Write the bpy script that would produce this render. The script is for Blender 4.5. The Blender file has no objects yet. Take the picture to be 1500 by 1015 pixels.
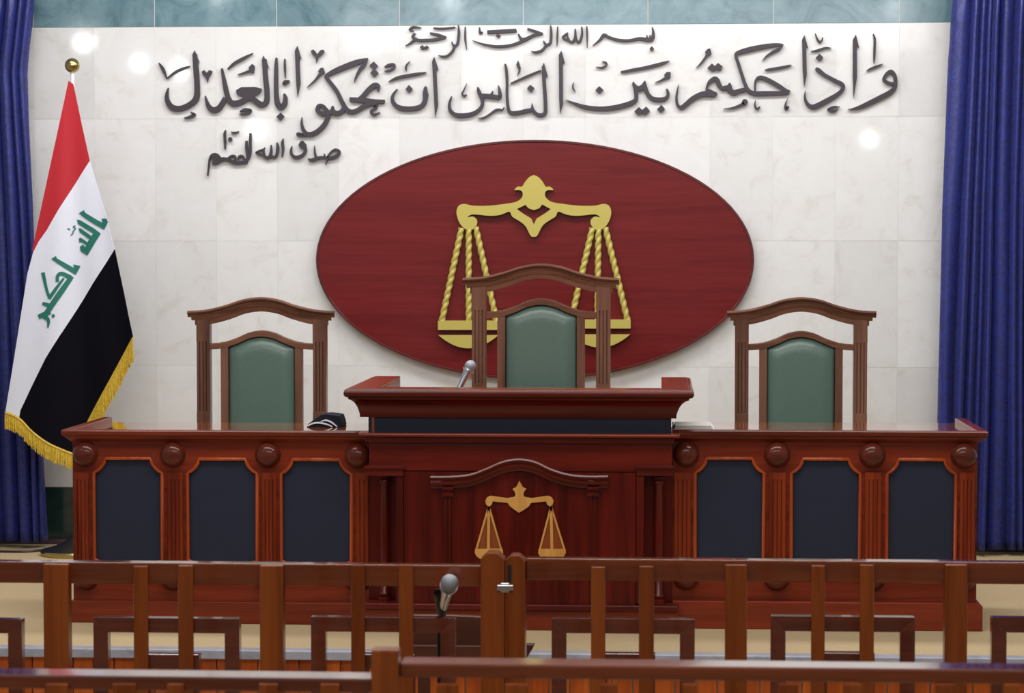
import bpy, bmesh, math, random
from mathutils import Vector, Matrix
from mathutils.geometry import tessellate_polygon
random.seed(7)
S = bpy.context.scene
COL = S.collection

# ------------------------------------------------------------------ camera
F_PX = 3500.0                       # focal length in pixels of a 1500 x 1015 frame
YAW, PITCH = math.atan(220 / F_PX), math.atan(147.5 / F_PX)
CAM = Vector((0.57, -9.45, 1.512))
cd = bpy.data.cameras.new('camera'); cam = bpy.data.objects.new('camera', cd); COL.objects.link(cam)
cd.sensor_fit = 'HORIZONTAL'; cd.sensor_width = 36; cd.lens = F_PX / 1500 * 36
cd.clip_start = 0.1; cd.clip_end = 200
cam.location = CAM; cam.rotation_euler = (math.pi / 2 - PITCH, 0, YAW)
cd.dof.use_dof = True; cd.dof.focus_distance = 10.2; cd.dof.aperture_fstop = 6.5
S.camera = cam
# ------------------------------------------------------------------ world, lights, exposure
w = bpy.data.worlds.new('world'); S.world = w; w.use_nodes = True
w.node_tree.nodes['Background'].inputs[0].default_value = (0.93, 0.96, 1.0, 1)
w.node_tree.nodes['Background'].inputs[1].default_value = 0.30
S.view_settings.view_transform = 'Standard'; S.view_settings.look = 'None'
S.view_settings.exposure = 0.0; S.view_settings.gamma = 1.0; S.view_settings.use_curve_mapping = False
def area(name, loc, rot, sx, sy, power, col=(1, 0.99, 0.985)):
    l = bpy.data.lights.new(name, 'AREA'); l.shape = 'RECTANGLE'; l.size = sx; l.size_y = sy
    l.energy = power; l.color = col
    o = bpy.data.objects.new(name, l); COL.objects.link(o); o.location = loc; o.rotation_euler = rot
    return o
area('ceiling_light_dais', (0, 1.0, 3.50), (math.radians(8), 0, 0), 5.4, 0.5, 112)
area('ceiling_light_front', (0, -1.6, 3.50), (math.radians(25), 0, 0), 5.0, 0.8, 95)
area('ceiling_light_hall', (0.3, -5.5, 3.55), (math.radians(20), 0, 0), 5.0, 2.0, 140)

# ------------------------------------------------------------------ projection helpers (measurements taken from the photograph)
_f = Vector((-math.sin(YAW) * math.cos(PITCH), math.cos(YAW) * math.cos(PITCH), -math.sin(PITCH)))
_r = Vector((math.cos(YAW), math.sin(YAW), 0)); _u = _r.cross(_f)
def P(px, py, Y):
    d = _f * F_PX + _r * (px - 750) + _u * (507.5 - py)
    t = (Y - CAM.y) / d.y
    p = CAM + d * t
    return p.x, p.z
def PX(px, Y, py=600): return P(px, py, Y)[0]
def PZ(py, Y, px=750): return P(px, py, Y)[1]
def scale_at(Y): return (Y - CAM.y) / F_PX

# ------------------------------------------------------------------ materials
def srgb(r, g, b):
    f = lambda c: (c / 255 / 12.92) if c / 255 <= 0.04045 else ((c / 255 + 0.055) / 1.055) ** 2.4
    return (f(r), f(g), f(b), 1)
def newmat(name):
    m = bpy.data.materials.new(name); m.use_nodes = True
    nt = m.node_tree; b = nt.nodes['Principled BSDF']
    return m, nt, b
def plain(name, col, rough=0.5, metal=0.0, coat=0.0, noise=0.0, nscale=30, bump=0.0, sheen=0.0, var=0.0, spec=0.5, coat_rough=0.1):
    m, nt, b = newmat(name)
    b.inputs['Base Color'].default_value = col; b.inputs['Roughness'].default_value = rough
    b.inputs['Metallic'].default_value = metal; b.inputs['Coat Weight'].default_value = coat
    b.inputs['Coat Roughness'].default_value = coat_rough
    b.inputs['Specular IOR Level'].default_value = spec
    if sheen: b.inputs['Sheen Weight'].default_value = sheen
    if noise or bump:
        tc = nt.nodes.new('ShaderNodeTexCoord'); n = nt.nodes.new('ShaderNodeTexNoise')
        n.inputs['Scale'].default_value = nscale; n.inputs['Detail'].default_value = 6
        nt.links.new(tc.outputs['Object'], n.inputs['Vector'])
        if noise:
            mx = nt.nodes.new('ShaderNodeMixRGB'); mx.blend_type = 'MULTIPLY'; mx.inputs[0].default_value = noise
            mx.inputs[1].default_value = col
            cr = nt.nodes.new('ShaderNodeValToRGB'); cr.color_ramp.elements[0].position = 0.3; cr.color_ramp.elements[1].position = 0.7
            cr.color_ramp.elements[0].color = (0.35, 0.35, 0.35, 1); cr.color_ramp.elements[1].color = (1.2, 1.2, 1.2, 1)
            nt.links.new(n.outputs['Fac'], cr.inputs[0]); nt.links.new(cr.outputs[0], mx.inputs[2])
            nt.links.new(mx.outputs[0], b.inputs['Base Color'])
        if bump:
            bp = nt.nodes.new('ShaderNodeBump'); bp.inputs['Strength'].default_value = bump; bp.inputs['Distance'].default_value = 0.002
            nt.links.new(n.outputs['Fac'], bp.inputs['Height']); nt.links.new(bp.outputs[0], b.inputs['Normal'])
    return m
def wood(name, dark, light, axis='z', rough=0.2, coat=0.0, gs=1.0, spec=0.35):
    """straight-grained varnished timber; grain runs along axis"""
    m, nt, b = newmat(name)
    tc = nt.nodes.new('ShaderNodeTexCoord'); mp = nt.nodes.new('ShaderNodeMapping')
    sc = {'x': (1.2, 22, 22), 'y': (22, 1.2, 22), 'z': (22, 22, 1.2)}[axis]
    mp.inputs['Scale'].default_value = tuple(v * gs for v in sc)
    nt.links.new(tc.outputs['Object'], mp.inputs[0])
    oi = nt.nodes.new('ShaderNodeObjectInfo')
    add = nt.nodes.new('ShaderNodeVectorMath'); add.operation = 'ADD'
    sc2 = nt.nodes.new('ShaderNodeMath'); sc2.operation = 'MULTIPLY'; sc2.inputs[1].default_value = 37
    nt.links.new(oi.outputs['Random'], sc2.inputs[0]); nt.links.new(mp.outputs[0], add.inputs[0]); nt.links.new(sc2.outputs[0], add.inputs[1])
    n = nt.nodes.new('ShaderNodeTexNoise'); n.inputs['Scale'].default_value = 1.0; n.inputs['Detail'].default_value = 7; n.inputs['Roughness'].default_value = 0.62
    n.inputs['Distortion'].default_value = 0.6
    nt.links.new(add.outputs[0], n.inputs['Vector'])
    n2 = nt.nodes.new('ShaderNodeTexNoise'); n2.inputs['Scale'].default_value = 0.22; n2.inputs['Detail'].default_value = 3
    nt.links.new(add.outputs[0], n2.inputs['Vector'])
    a2 = nt.nodes.new('ShaderNodeMath'); a2.operation = 'MULTIPLY_ADD'; a2.inputs[1].default_value = 0.6; 
    m2 = nt.nodes.new('ShaderNodeMath'); m2.operation = 'MULTIPLY'; m2.inputs[1].default_value = 0.4
    nt.links.new(n2.outputs['Fac'], m2.inputs[0]); nt.links.new(n.outputs['Fac'], a2.inputs[0]); nt.links.new(m2.outputs[0], a2.inputs[2])
    cr = nt.nodes.new('ShaderNodeValToRGB')
    cr.color_ramp.elements[0].position = 0.36; cr.color_ramp.elements[0].color = dark
    cr.color_ramp.elements[1].position = 0.64; cr.color_ramp.elements[1].color = light
    nt.links.new(a2.outputs[0], cr.inputs[0]); nt.links.new(cr.outputs[0], b.inputs['Base Color'])
    b.inputs['Roughness'].default_value = rough; b.inputs['Coat Weight'].default_value = coat; b.inputs['Coat Roughness'].default_value = 0.05
    b.inputs['Specular IOR Level'].default_value = spec
    bp = nt.nodes.new('ShaderNodeBump'); bp.inputs['Strength'].default_value = 0.12; bp.inputs['Distance'].default_value = 0.001
    nt.links.new(n.outputs['Fac'], bp.inputs['Height']); nt.links.new(bp.outputs[0], b.inputs['Normal'])
    return m
def stone(name, base, alt, vein, rough, scale=5.0, rnd=0.06, speck=0.0):
    """polished stone slab; each slab shifts its pattern and tone by its own random number"""
    m, nt, b = newmat(name)
    tc = nt.nodes.new('ShaderNodeTexCoord'); oi = nt.nodes.new('ShaderNodeObjectInfo')
    mul = nt.nodes.new('ShaderNodeMath'); mul.operation = 'MULTIPLY'; mul.inputs[1].default_value = 50
    nt.links.new(oi.outputs['Random'], mul.inputs[0])
    add = nt.nodes.new('ShaderNodeVectorMath'); add.operation = 'ADD'
    nt.links.new(tc.outputs['Object'], add.inputs[0]); nt.links.new(mul.outputs[0], add.inputs[1])
    n = nt.nodes.new('ShaderNodeTexNoise'); n.inputs['Scale'].default_value = scale; n.inputs['Detail'].default_value = 9; n.inputs['Roughness'].default_value = 0.65
    n.inputs['Distortion'].default_value = 1.2
    nt.links.new(add.outputs[0], n.inputs['Vector'])
    cr = nt.nodes.new('ShaderNodeValToRGB')
    cr.color_ramp.elements[0].position = 0.3; cr.color_ramp.elements[0].color = vein
    cr.color_ramp.elements[1].position = 0.68; cr.color_ramp.elements[1].color = base
    e = cr.color_ramp.elements.new(0.45); e.color = alt
    nt.links.new(n.outputs['Fac'], cr.inputs[0])
    hs = nt.nodes.new('ShaderNodeHueSaturation')
    mr = nt.nodes.new('ShaderNodeMapRange'); mr.inputs['To Min'].default_value = 1 - rnd; mr.inputs['To Max'].default_value = 1 + rnd * 0.5
    nt.links.new(oi.outputs['Random'], mr.inputs['Value']); nt.links.new(mr.outputs[0], hs.inputs['Value'])
    nt.links.new(cr.outputs[0], hs.inputs['Color']); nt.links.new(hs.outputs[0], b.inputs['Base Color'])
    b.inputs['Roughness'].default_value = rough
    return m

M = {}
M['cream'] = stone('cream_marble', srgb(222, 222, 222), srgb(219, 218, 217), srgb(209, 207, 202), 0.055, 7.0, 0.075)
M['green'] = stone('green_marble', srgb(120, 146, 155), srgb(94, 124, 134), srgb(66, 98, 104), 0.10, 5.0, 0.10)
M['dkgreen'] = stone('dark_green_marble', srgb(44, 66, 62), srgb(34, 54, 50), srgb(24, 40, 38), 0.15, 6.0, 0.10)
M['plinth'] = stone('brown_marble', srgb(92, 72, 74), srgb(72, 54, 58), srgb(52, 40, 44), 0.25, 8.0, 0.06)
M['grout'] = plain('grout', srgb(214, 214, 210), 0.8)
M['carpet'] = plain('carpet', srgb(190, 168, 132), 0.95, noise=0.25, nscale=160, bump=0.5, spec=0.1)
M['hallfloor'] = plain('hall_floor', srgb(150, 128, 100), 0.6, noise=0.2, nscale=20)
M['ceil'] = plain('ceiling_paint', srgb(235, 234, 230), 0.8)
M['nosing'] = stone('grey_stone', srgb(176, 178, 188), srgb(160, 163, 174), srgb(140, 142, 152), 0.3, 8, 0.05)
M['plank'] = wood('orange_plank', srgb(150, 62, 16), srgb(214, 108, 36), 'z', 0.3, 0.0)
M['desk_x'] = wood('mahogany_across', srgb(82, 26, 13), srgb(134, 50, 25), 'x')
M['desk_y'] = wood('mahogany_deep', srgb(82, 26, 13), srgb(134, 50, 25), 'y')
M['desk_z'] = wood('mahogany_upright', srgb(92, 28, 12), srgb(152, 62, 28), 'z')
M['bead'] = wood('orange_beading', srgb(134, 48, 16), srgb(180, 82, 34), 'z')
M['centre_z'] = wood('dark_mahogany_upright', srgb(60, 11, 7), srgb(102, 26, 15), 'z', 0.2, 0.0)
M['centre_x'] = wood('dark_mahogany_across', srgb(64, 13, 8), srgb(110, 31, 17), 'x', 0.2, 0.0)
M['boss'] = wood('turned_boss', srgb(70, 26, 16), srgb(108, 46, 30), 'x', 0.15, 0.0)
M['top'] = wood('polished_desktop', srgb(112, 54, 24), srgb(160, 92, 44), 'x', 0.06, 0.8, spec=0.5)
M['navy'] = plain('navy_leather', srgb(35, 39, 58), 0.55, noise=0.12, nscale=14, bump=0.15, spec=0.3)
M['chair'] = wood('walnut', srgb(90, 56, 42), srgb(136, 94, 74), 'z', 0.3, 0.0)
M['chair_x'] = wood('walnut_across', srgb(90, 55, 40), srgb(138, 94, 72), 'x', 0.28, 0.0)
M['leather'] = plain('green_leather', srgb(92, 115, 104), 0.36, noise=0.10, nscale=60, bump=0.12, coat=0.15)
M['oval'] = wood('red_lacquered_wood', srgb(92, 24, 24), srgb(112, 32, 32), 'x', 0.22, 0.0, 2.2)
M['ovalrim'] = wood('dark_red_rim', srgb(70, 24, 24), srgb(100, 40, 38), 'x', 0.3, 0.4)
M['gold'] = plain('gold_paint', srgb(186, 171, 86), 0.36, metal=0.1, coat=0.2)
M['letter'] = plain('charcoal_lettering', srgb(52, 44, 52), 0.5, noise=0.1, nscale=50)
M['inlay'] = wood('light_inlay', srgb(192, 132, 62), srgb(222, 168, 92), 'z', 0.3, 0.4)
M['inlay_dk'] = wood('amber_inlay', srgb(120, 58, 26), srgb(150, 78, 38), 'z', 0.3, 0.4)
M['rail_x'] = wood('railing_across', srgb(84, 34, 14), srgb(126, 58, 24), 'x', 0.14, 0.8, spec=0.5)
M['rail_z'] = wood('railing_upright', srgb(104, 46, 14), srgb(146, 74, 26), 'z', 0.2, 0.0)
M['rail_fr'] = wood('railing_frame', srgb(74, 26, 14), srgb(106, 44, 24), 'x', 0.15, 0.8, spec=0.5)
M['oldwood'] = wood('old_dark_wood', srgb(66, 34, 22), srgb(96, 54, 36), 'x', 0.4, 0.15)
M['brass'] = plain('brass', srgb(190, 168, 105), 0.18, metal=1.0)
M['steel'] = plain('steel', srgb(205, 208, 212), 0.2, metal=1.0)
M['mesh'] = plain('mic_mesh', srgb(165, 170, 178), 0.45, metal=0.7, noise=0.5, nscale=700, bump=0.6)
M['black'] = plain('black_plastic', srgb(18, 18, 20), 0.4)
M['black_cloth'] = plain('black_cloth', srgb(30, 32, 42), 0.85, noise=0.1, nscale=80, spec=0.2)
M['white_cloth'] = plain('white_cloth', srgb(226, 228, 238), 0.85, spec=0.2)
M['paper'] = plain('paper', srgb(206, 202, 198), 0.7)
M['f_red'] = plain('flag_red', srgb(184, 18, 36), 0.55, sheen=0.1, noise=0.05, nscale=200)
M['f_white'] = plain('flag_white', srgb(226, 229, 242), 0.6, noise=0.03, nscale=200)
M['f_black'] = plain('flag_black', srgb(8, 7, 17), 0.75, spec=0.1)
M['f_green'] = plain('flag_green', srgb(26, 112, 96), 0.6)
M['fringe'] = plain('gold_fringe', srgb(222, 188, 66), 0.5, noise=0.5, nscale=90)
M['pole'] = plain('white_pole', srgb(226, 226, 226), 0.35)
m, nt, b = newmat('blue_damask'); M['curtain'] = m
tc = nt.nodes.new('ShaderNodeTexCoord'); vo = nt.nodes.new('ShaderNodeTexNoise'); vo.inputs['Scale'].default_value = 13; vo.inputs['Distortion'].default_value = 3.5; vo.inputs['Detail'].default_value = 1.5
nt.links.new(tc.outputs['Object'], vo.inputs['Vector'])
cr = nt.nodes.new('ShaderNodeValToRGB'); cr.color_ramp.elements[0].position = 0.47; cr.color_ramp.elements[1].position = 0.53
cr.color_ramp.elements[0].color = srgb(30, 37, 100); cr.color_ramp.elements[1].color = srgb(38, 46, 120)
nt.links.new(vo.outputs['Fac'], cr.inputs[0]); nt.links.new(cr.outputs[0], b.inputs['Base Color'])
mr = nt.nodes.new('ShaderNodeMapRange'); mr.inputs['From Min'].default_value = 0.47; mr.inputs['From Max'].default_value = 0.53
mr.inputs['To Min'].default_value = 0.5; mr.inputs['To Max'].default_value = 0.36
nt.links.new(vo.outputs['Fac'], mr.inputs['Value']); nt.links.new(mr.outputs[0], b.inputs['Roughness'])
b.inputs['Sheen Weight'].default_value = 0.1; b.inputs['Sheen Tint'].default_value = (0.5, 0.5, 1, 1)
def emis(name, col, s):
    m, nt, b = newmat(name); b.inputs['Base Color'].default_value = (1, 1, 1, 1)
    b.inputs['Emission Color'].default_value = col; b.inputs['Emission Strength'].default_value = s
    return m
M['lamp'] = emis('lamp_glass', (0.95, 0.98, 1, 1), 60)
M['lampwarm'] = emis('warm_lamp_glass', (1, 0.72, 0.45, 1), 14)

# ------------------------------------------------------------------ mesh builder
def catmull(pts, n=6, closed=False):
    out = []; N = len(pts)
    if N < 3: return [tuple(p) for p in pts]
    rng = range(N if closed else N - 1)
    for i in rng:
        g = lambda k: pts[k % N] if closed else pts[max(0, min(N - 1, k))]
        p0, p1, p2, p3 = g(i - 1), g(i), g(i + 1), g(i + 2)
        for s in range(n):
            t = s / n
            out.append(tuple(0.5 * (2 * b_ + (c - a) * t + (2 * a - 5 * b_ + 4 * c - d) * t * t + (-a + 3 * b_ - 3 * c + d) * t ** 3)
                             for a, b_, c, d in zip(p0, p1, p2, p3)))
    if not closed: out.append(tuple(pts[-1]))
    return out
class MB:
    def __init__(s): s.v = []; s.f = []
    def add(s, vs, fs):
        k = len(s.v); s.v += [tuple(v) for v in vs]; s.f += [tuple(i + k for i in f) for f in fs]; return s
    def box(s, x0, x1, y0, y1, z0, z1):
        if x0 > x1: x0, x1 = x1, x0
        if y0 > y1: y0, y1 = y1, y0
        if z0 > z1: z0, z1 = z1, z0
        return s.add([(x0, y0, z0), (x1, y0, z0), (x1, y1, z0), (x0, y1, z0), (x0, y0, z1), (x1, y0, z1), (x1, y1, z1), (x0, y1, z1)],
                     [(0, 3, 2, 1), (4, 5, 6, 7), (0, 1, 5, 4), (1, 2, 6, 5), (2, 3, 7, 6), (3, 0, 4, 7)])
    def pbox(s, x0, y0, x1, y1, Y, dep):        # a box measured on the plane Y: photo rectangle plus depth behind the plane
        mx, my = (x0 + x1) / 2, (y0 + y1) / 2
        return s.box(P(x0, my, Y)[0], P(x1, my, Y)[0], Y, Y + dep, P(mx, y1, Y)[1], P(mx, y0, Y)[1])
    def prism(s, poly, y0, y1, holes=()):       # polygon(s) in XZ, thickness along Y
        loops = [list(poly)] + [list(h) for h in holes]
        flat = [p for l in loops for p in l]; n = len(flat)
        tris = tessellate_polygon([[Vector((p[0], p[1], 0)) for p in l] for l in loops])
        vs = [(p[0], y0, p[1]) for p in flat] + [(p[0], y1, p[1]) for p in flat]
        fs = []
        for t in tris:
            a, b_, c = (flat[i] for i in t)
            cr_ = (b_[0] - a[0]) * (c[1] - a[1]) - (b_[1] - a[1]) * (c[0] - a[0])
            if abs(cr_) < 1e-20: continue
            t = tuple(t) if cr_ > 0 else tuple(reversed(t))
            fs.append(t); fs.append(tuple(i + n for i in reversed(t)))
        k = 0
        for li, l in enumerate(loops):
            ar = sum(l[i][0] * l[(i + 1) % len(l)][1] - l[(i + 1) % len(l)][0] * l[i][1] for i in range(len(l)))
            for i in range(len(l)):
                a, b_ = k + i, k + (i + 1) % len(l)
                q = (b_, a, a + n, b_ + n)
                if (ar > 0) == (li == 0): q = q
                else: q = tuple(reversed(q))
                fs.append(q)
            k += len(l)
        return s.add(vs, fs)
    def stroke(s, pts, y0, y1, n=6):            # calligraphic stroke (x, z, width) in XZ extruded along Y
        c = catmull(pts, n) if len(pts) > 2 else list(pts)
        L, R = [], []
        for i, p in enumerate(c):
            a = c[max(0, i - 1)]; b_ = c[min(len(c) - 1, i + 1)]
            dx, dz = b_[0] - a[0], b_[1] - a[1]; d = math.hypot(dx, dz) or 1
            h = max(p[2], 0.0004) / 2
            L.append((p[0] - dz / d * h, p[1] + dx / d * h)); R.append((p[0] + dz / d * h, p[1] - dx / d * h))
        m_ = len(c); vs = []
        for q in (L, R):
            vs += [(a[0], y0, a[1]) for a in q]
        for q in (L, R):
            vs += [(a[0], y1, a[1]) for a in q]
        fs = []
        for i in range(m_ - 1):
            fs += [(m_ + i, m_ + i + 1, i + 1, i), (2 * m_ + i, 2 * m_ + i + 1, 3 * m_ + i + 1, 3 * m_ + i),
                   (i, i + 1, 2 * m_ + i + 1, 2 * m_ + i), (3 * m_ + i, 3 * m_ + i + 1, m_ + i + 1, m_ + i)]
        fs += [(0, 2 * m_, 3 * m_, m_), (2 * m_ - 1, 4 * m_ - 1, 3 * m_ - 1, m_ - 1)]
        return s.add(vs, fs)
    def tube(s, pts, r, n=8, cap=True):
        pts = [Vector(p) for p in pts]; N = len(pts); rr = r if isinstance(r, (list, tuple)) else [r] * N
        rings = []; prev = None
        for i in range(N):
            t = (pts[min(N - 1, i + 1)] - pts[max(0, i - 1)]).normalized()
            if prev is None:
                a = Vector((0, 0, 1)) if abs(t.z) < 0.9 else Vector((1, 0, 0)); u = t.cross(a).normalized()
            else: u = (prev - t * prev.dot(t)).normalized()
            prev = u; v_ = t.cross(u)
            rings.append([pts[i] + (u * math.cos(2 * math.pi * k / n) + v_ * math.sin(2 * math.pi * k / n)) * rr[i] for k in range(n)])
        vs = [p for r_ in rings for p in r_]; fs = []
        for i in range(N - 1):
            for k in range(n):
                fs.append((i * n + k, i * n + (k + 1) % n, (i + 1) * n + (k + 1) % n, (i + 1) * n + k))
        if cap: fs += [tuple(range(n))[::-1], tuple((N - 1) * n + k for k in range(n))]
        return s.add(vs, fs)
    def lathe(s, prof, c, axis='z', n=32):      # prof: (radius, height along axis)
        vs, fs = [], []
        for r, h in prof:
            for k in range(n):
                a = 2 * math.pi * k / n; x, y = r * math.cos(a), r * math.sin(a)
                vs.append((c[0] + x, c[1] + y, c[2] + h) if axis == 'z' else (c[0] + x, c[1] - h, c[2] + y))
        for i in range(len(prof) - 1):
            for k in range(n):
                fs.append((i * n + k, i * n + (k + 1) % n, (i + 1) * n + (k + 1) % n, (i + 1) * n + k))
        fs += [tuple(range(n))[::-1], tuple((len(prof) - 1) * n + k for k in range(n))]
        return s.add(vs, fs)
    def sweep(s, path, prof, y):                # moulding: path in XZ, closed profile (dz, out) where out goes towards -Y from y
        vs, fs = [], []; m_ = len(prof)
        for (x, z) in path:
            for dz, out in prof: vs.append((x, y - out, z + dz))
        for i in range(len(path) - 1):
            for k in range(m_):
                fs.append((i * m_ + k, i * m_ + (k + 1) % m_, (i + 1) * m_ + (k + 1) % m_, (i + 1) * m_ + k))
        fs += [tuple(range(m_))[::-1], tuple((len(path) - 1) * m_ + k for k in range(m_))]
        return s.add(vs, fs)
    def build(s, name, mat, parent=None, bevel=0.0, smooth=False, seg=2):
        me = bpy.data.meshes.new(name)
        off = Vector(parent_world(parent)) if parent else Vector((0, 0, 0))
        me.from_pydata([Vector(v) - off for v in s.v], [], s.f); me.update()
        bm = bmesh.new(); bm.from_mesh(me); bmesh.ops.recalc_face_normals(bm, faces=bm.faces); bm.to_mesh(me); bm.free()
        me.materials.append(mat if not isinstance(mat, str) else M[mat])
        o = bpy.data.objects.new(name, me); COL.objects.link(o)
        if parent: o.parent = parent
        if bevel:
            md = o.modifiers.new('Bevel', 'BEVEL'); md.width = bevel; md.segments = seg; md.limit_method = 'ANGLE'; md.angle_limit = math.radians(40)
        if smooth:
            for p in me.polygons: p.use_smooth = True
            if smooth != 'full':
                try: me.set_sharp_from_angle(angle=math.radians(45))
                except Exception: pass
        return o
def parent_world(p):
    v = Vector((0, 0, 0))
    while p: v += p.location; p = p.parent
    return v
def tag(o, label, cat, group=None, kind=None):
    o['label'] = label; o['category'] = cat
    if group: o['group'] = group
    if kind: o['kind'] = kind
    return o
def thing(name, loc, label, cat, group=None):
    o = bpy.data.objects.new(name, None); COL.objects.link(o); o.location = loc; o.empty_display_size = 0.1
    return tag(o, label, cat, group)
def struct(o, label=None):
    o['kind'] = 'structure'
    if label: o['label'] = label
    return o
def copy_tree(o, parent=None):
    c = o.copy(); COL.objects.link(c); c.parent = parent
    for ch in list(o.children): copy_tree(ch, c)
    return c

# ================================================================== SETTING
WALL_Y = 2.50
HALL_Z = -0.30
DAIS_Y = -0.64
struct(MB().box(-4.6, 4.6, DAIS_Y + 0.05, WALL_Y + 0.2, -0.10, 0.0).build('floor', 'carpet'), 'beige carpeted floor of the raised dais')
struct(MB().box(-4.6, 4.6, -12, DAIS_Y + 0.04, HALL_Z - 0.1, HALL_Z).build('floor_hall', 'hallfloor'), 'lower floor in front of the dais')
ns = struct(MB().box(-4.6, 4.6, DAIS_Y - 0.02, DAIS_Y + 0.05, -0.033, 0.002).build('trim_1', 'nosing', bevel=0.004), 'pale grey stone edging along the dais')
rise = struct(MB().box(-4.6, 4.6, DAIS_Y + 0.03, DAIS_Y + 0.05, HALL_Z, -0.033).build('trim_2', 'grout'), 'timber-faced riser of the dais')
pk = None; x = -3.2; k = 0
while x < 3.2:
    wd = 0.078
    o = MB().box(0.002, wd - 0.003, 0, 0.022, HALL_Z + 0.002, -0.036).build('plank', 'plank', None, 0.002) if pk is None else pk.copy()
    if pk is None: pk = o
    else: COL.objects.link(o)
    o.parent = rise; o.location = (x, DAIS_Y + 0.008, 0); x += wd
struct(MB().box(-4.6, 4.6, -11, WALL_Y + 0.2, 3.62, 3.72).build('ceiling', 'ceil'))
wall = struct(MB().box(-4.6, 4.6, WALL_Y + 0.0012, WALL_Y + 0.15, -0.1, 3.62).build('wall_back', 'grout'), 'stone clad wall behind the bench')
# tiles: rows by photographed joints, columns every 90.5 px
SC = scale_at(WALL_Y)
zj = [PZ(713, WALL_Y, 80), PZ(535, WALL_Y, 230), PZ(353, WALL_Y, 230), PZ(174, WALL_Y, 230), PZ(40.5, WALL_Y, 230)]
tw = PX(1317, WALL_Y, 100) - PX(227, WALL_Y, 100); tw /= 12.0
x0 = PX(227, WALL_Y, 100)
def tile_rows(rows, wdt, xs, mat, yf, gap=0.0006, tilt=0.0012):
    for (za, zb) in rows:
        me = None
        for xa in xs:
            if me is None:
                o = MB().box(-wdt / 2 + gap, wdt / 2 - gap, 0, 0.012, -(zb - za) / 2 + gap, (zb - za) / 2 - gap).build('tile', mat); me = o.data
            else:
                o = bpy.data.objects.new('tile', me); COL.objects.link(o)
            o.parent = wall; o.location = (xa + wdt / 2, yf, (za + zb) / 2)
            o.rotation_euler = (random.uniform(-tilt, tilt), 0, random.uniform(-tilt, tilt))
tile_rows([(zj[i], zj[i + 1]) for i in range(4)], tw, [x0 + tw * k for k in range(-6, 18)], 'cream', WALL_Y)
tile_rows([(zj[4] + 0.002, zj[4] + 0.62)], tw * 2, [x0 + tw * 2 * k for k in range(-3, 9)], 'green', WALL_Y - 0.002, 0.0022)
tile_rows([(PZ(788, WALL_Y, 80), zj[0] - 0.001)], tw * 2, [x0 + tw * 2 * k for k in range(-3, 9)], 'dkgreen', WALL_Y - 0.004)
struct(MB().box(-4.6, 4.6, WALL_Y - 0.06, WALL_Y + 0.012, 0.0, PZ(788, WALL_Y, 80) - 0.001).build('baseboard_back', 'plinth', bevel=0.004), 'brown marble baseboard under the stone wall')

# ================================================================== CURTAINS
def curtain(name, edge, outer, Yc, label, flip, seed):
    rnd = random.Random(seed)
    ztop, zbot = 2.95, 0.03
    t = thing(name, (PX((edge[-1][1] + outer) / 2, Yc), Yc, zbot), label, 'curtain', 'blue curtains flanking the wall')
    nu, nz = 420, 60
    zs = [(PZ(y, Yc, 60 if not flip else 1400), PX(x_, Yc, y)) for y, x_ in edge]
    def edge_x(z):
        if z >= zs[0][0]: return zs[0][1]
        for (za, xa), (zb, xb) in zip(zs, zs[1:]):
            if z >= zb: return xa + (xb - xa) * (za - z) / (za - zb)
        return zs[-1][1]
    xo = PX(outer, Yc)
    fold = []; u = 0.0
    while u < 1.05:
        fold.append((u, rnd.uniform(0.35, 1.0))); u += rnd.choice((0.032, 0.045, 0.06, 0.085)) * rnd.uniform(0.85, 1.15)
    def prof(u, zf):
        y = 0
        for (a, am), (b_, bm_) in zip(fold, fold[1:]):
            if a <= u <= b_:
                s_ = (u - a) / (b_ - a); y = math.sin(math.pi * s_) ** 0.6 * am
                break
        deep = 0.13 * y * (0.75 + 0.25 * math.sin(5 * zf + 9 * u))
        gath = max(0, (zf - 0.90) / 0.10)
        return deep * (1 - 0.55 * gath) + 0.010 * math.sin(u * 150) * gath + 0.006 * math.sin(u * 37 + zf * 7)
    vs, fs = [], []
    for j in range(nz + 1):
        zf = j / nz; z = zbot + (ztop - zbot) * zf; ex = edge_x(z)
        for i in range(nu + 1):
            u = i / nu; uu = u + 0.012 * math.sin(zf * 4 + u * 13)
            vs.append((ex + (xo - ex) * u, Yc + 0.05 - prof(min(1, max(0, uu)), zf), z))
    for j in range(nz):
        for i in range(nu): fs.append((j * (nu + 1) + i, j * (nu + 1) + i + 1, (j + 1) * (nu + 1) + i + 1, (j + 1) * (nu + 1) + i))
    mb = MB(); mb.add(vs, fs); o = mb.build('drape', 'curtain', t, smooth='full')
    md = o.modifiers.new('Solid', 'SOLIDIFY'); md.thickness = 0.004; md.offset = 1
    hb = MB().tube([(edge_x(ztop), Yc - 0.02, ztop), (xo, Yc - 0.02, ztop)], 0.012, 10).build('curtain_rod', 'steel', t, smooth=True)
    return t
curtain('curtain', [(0, 47), (41, 43), (103, 35), (178, 38.5), (300, 46), (450, 53), (600, 60), (806, 67)], -190, 2.30,
        'blue damask curtain hanging at the left behind the flag', False, 3)
curtain('curtain', [(0, 1397), (35, 1394), (300, 1382), (560, 1375), (800, 1371)], 1690, 2.30,
        'blue damask curtain hanging at the right end of the wall', True, 11)

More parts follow.
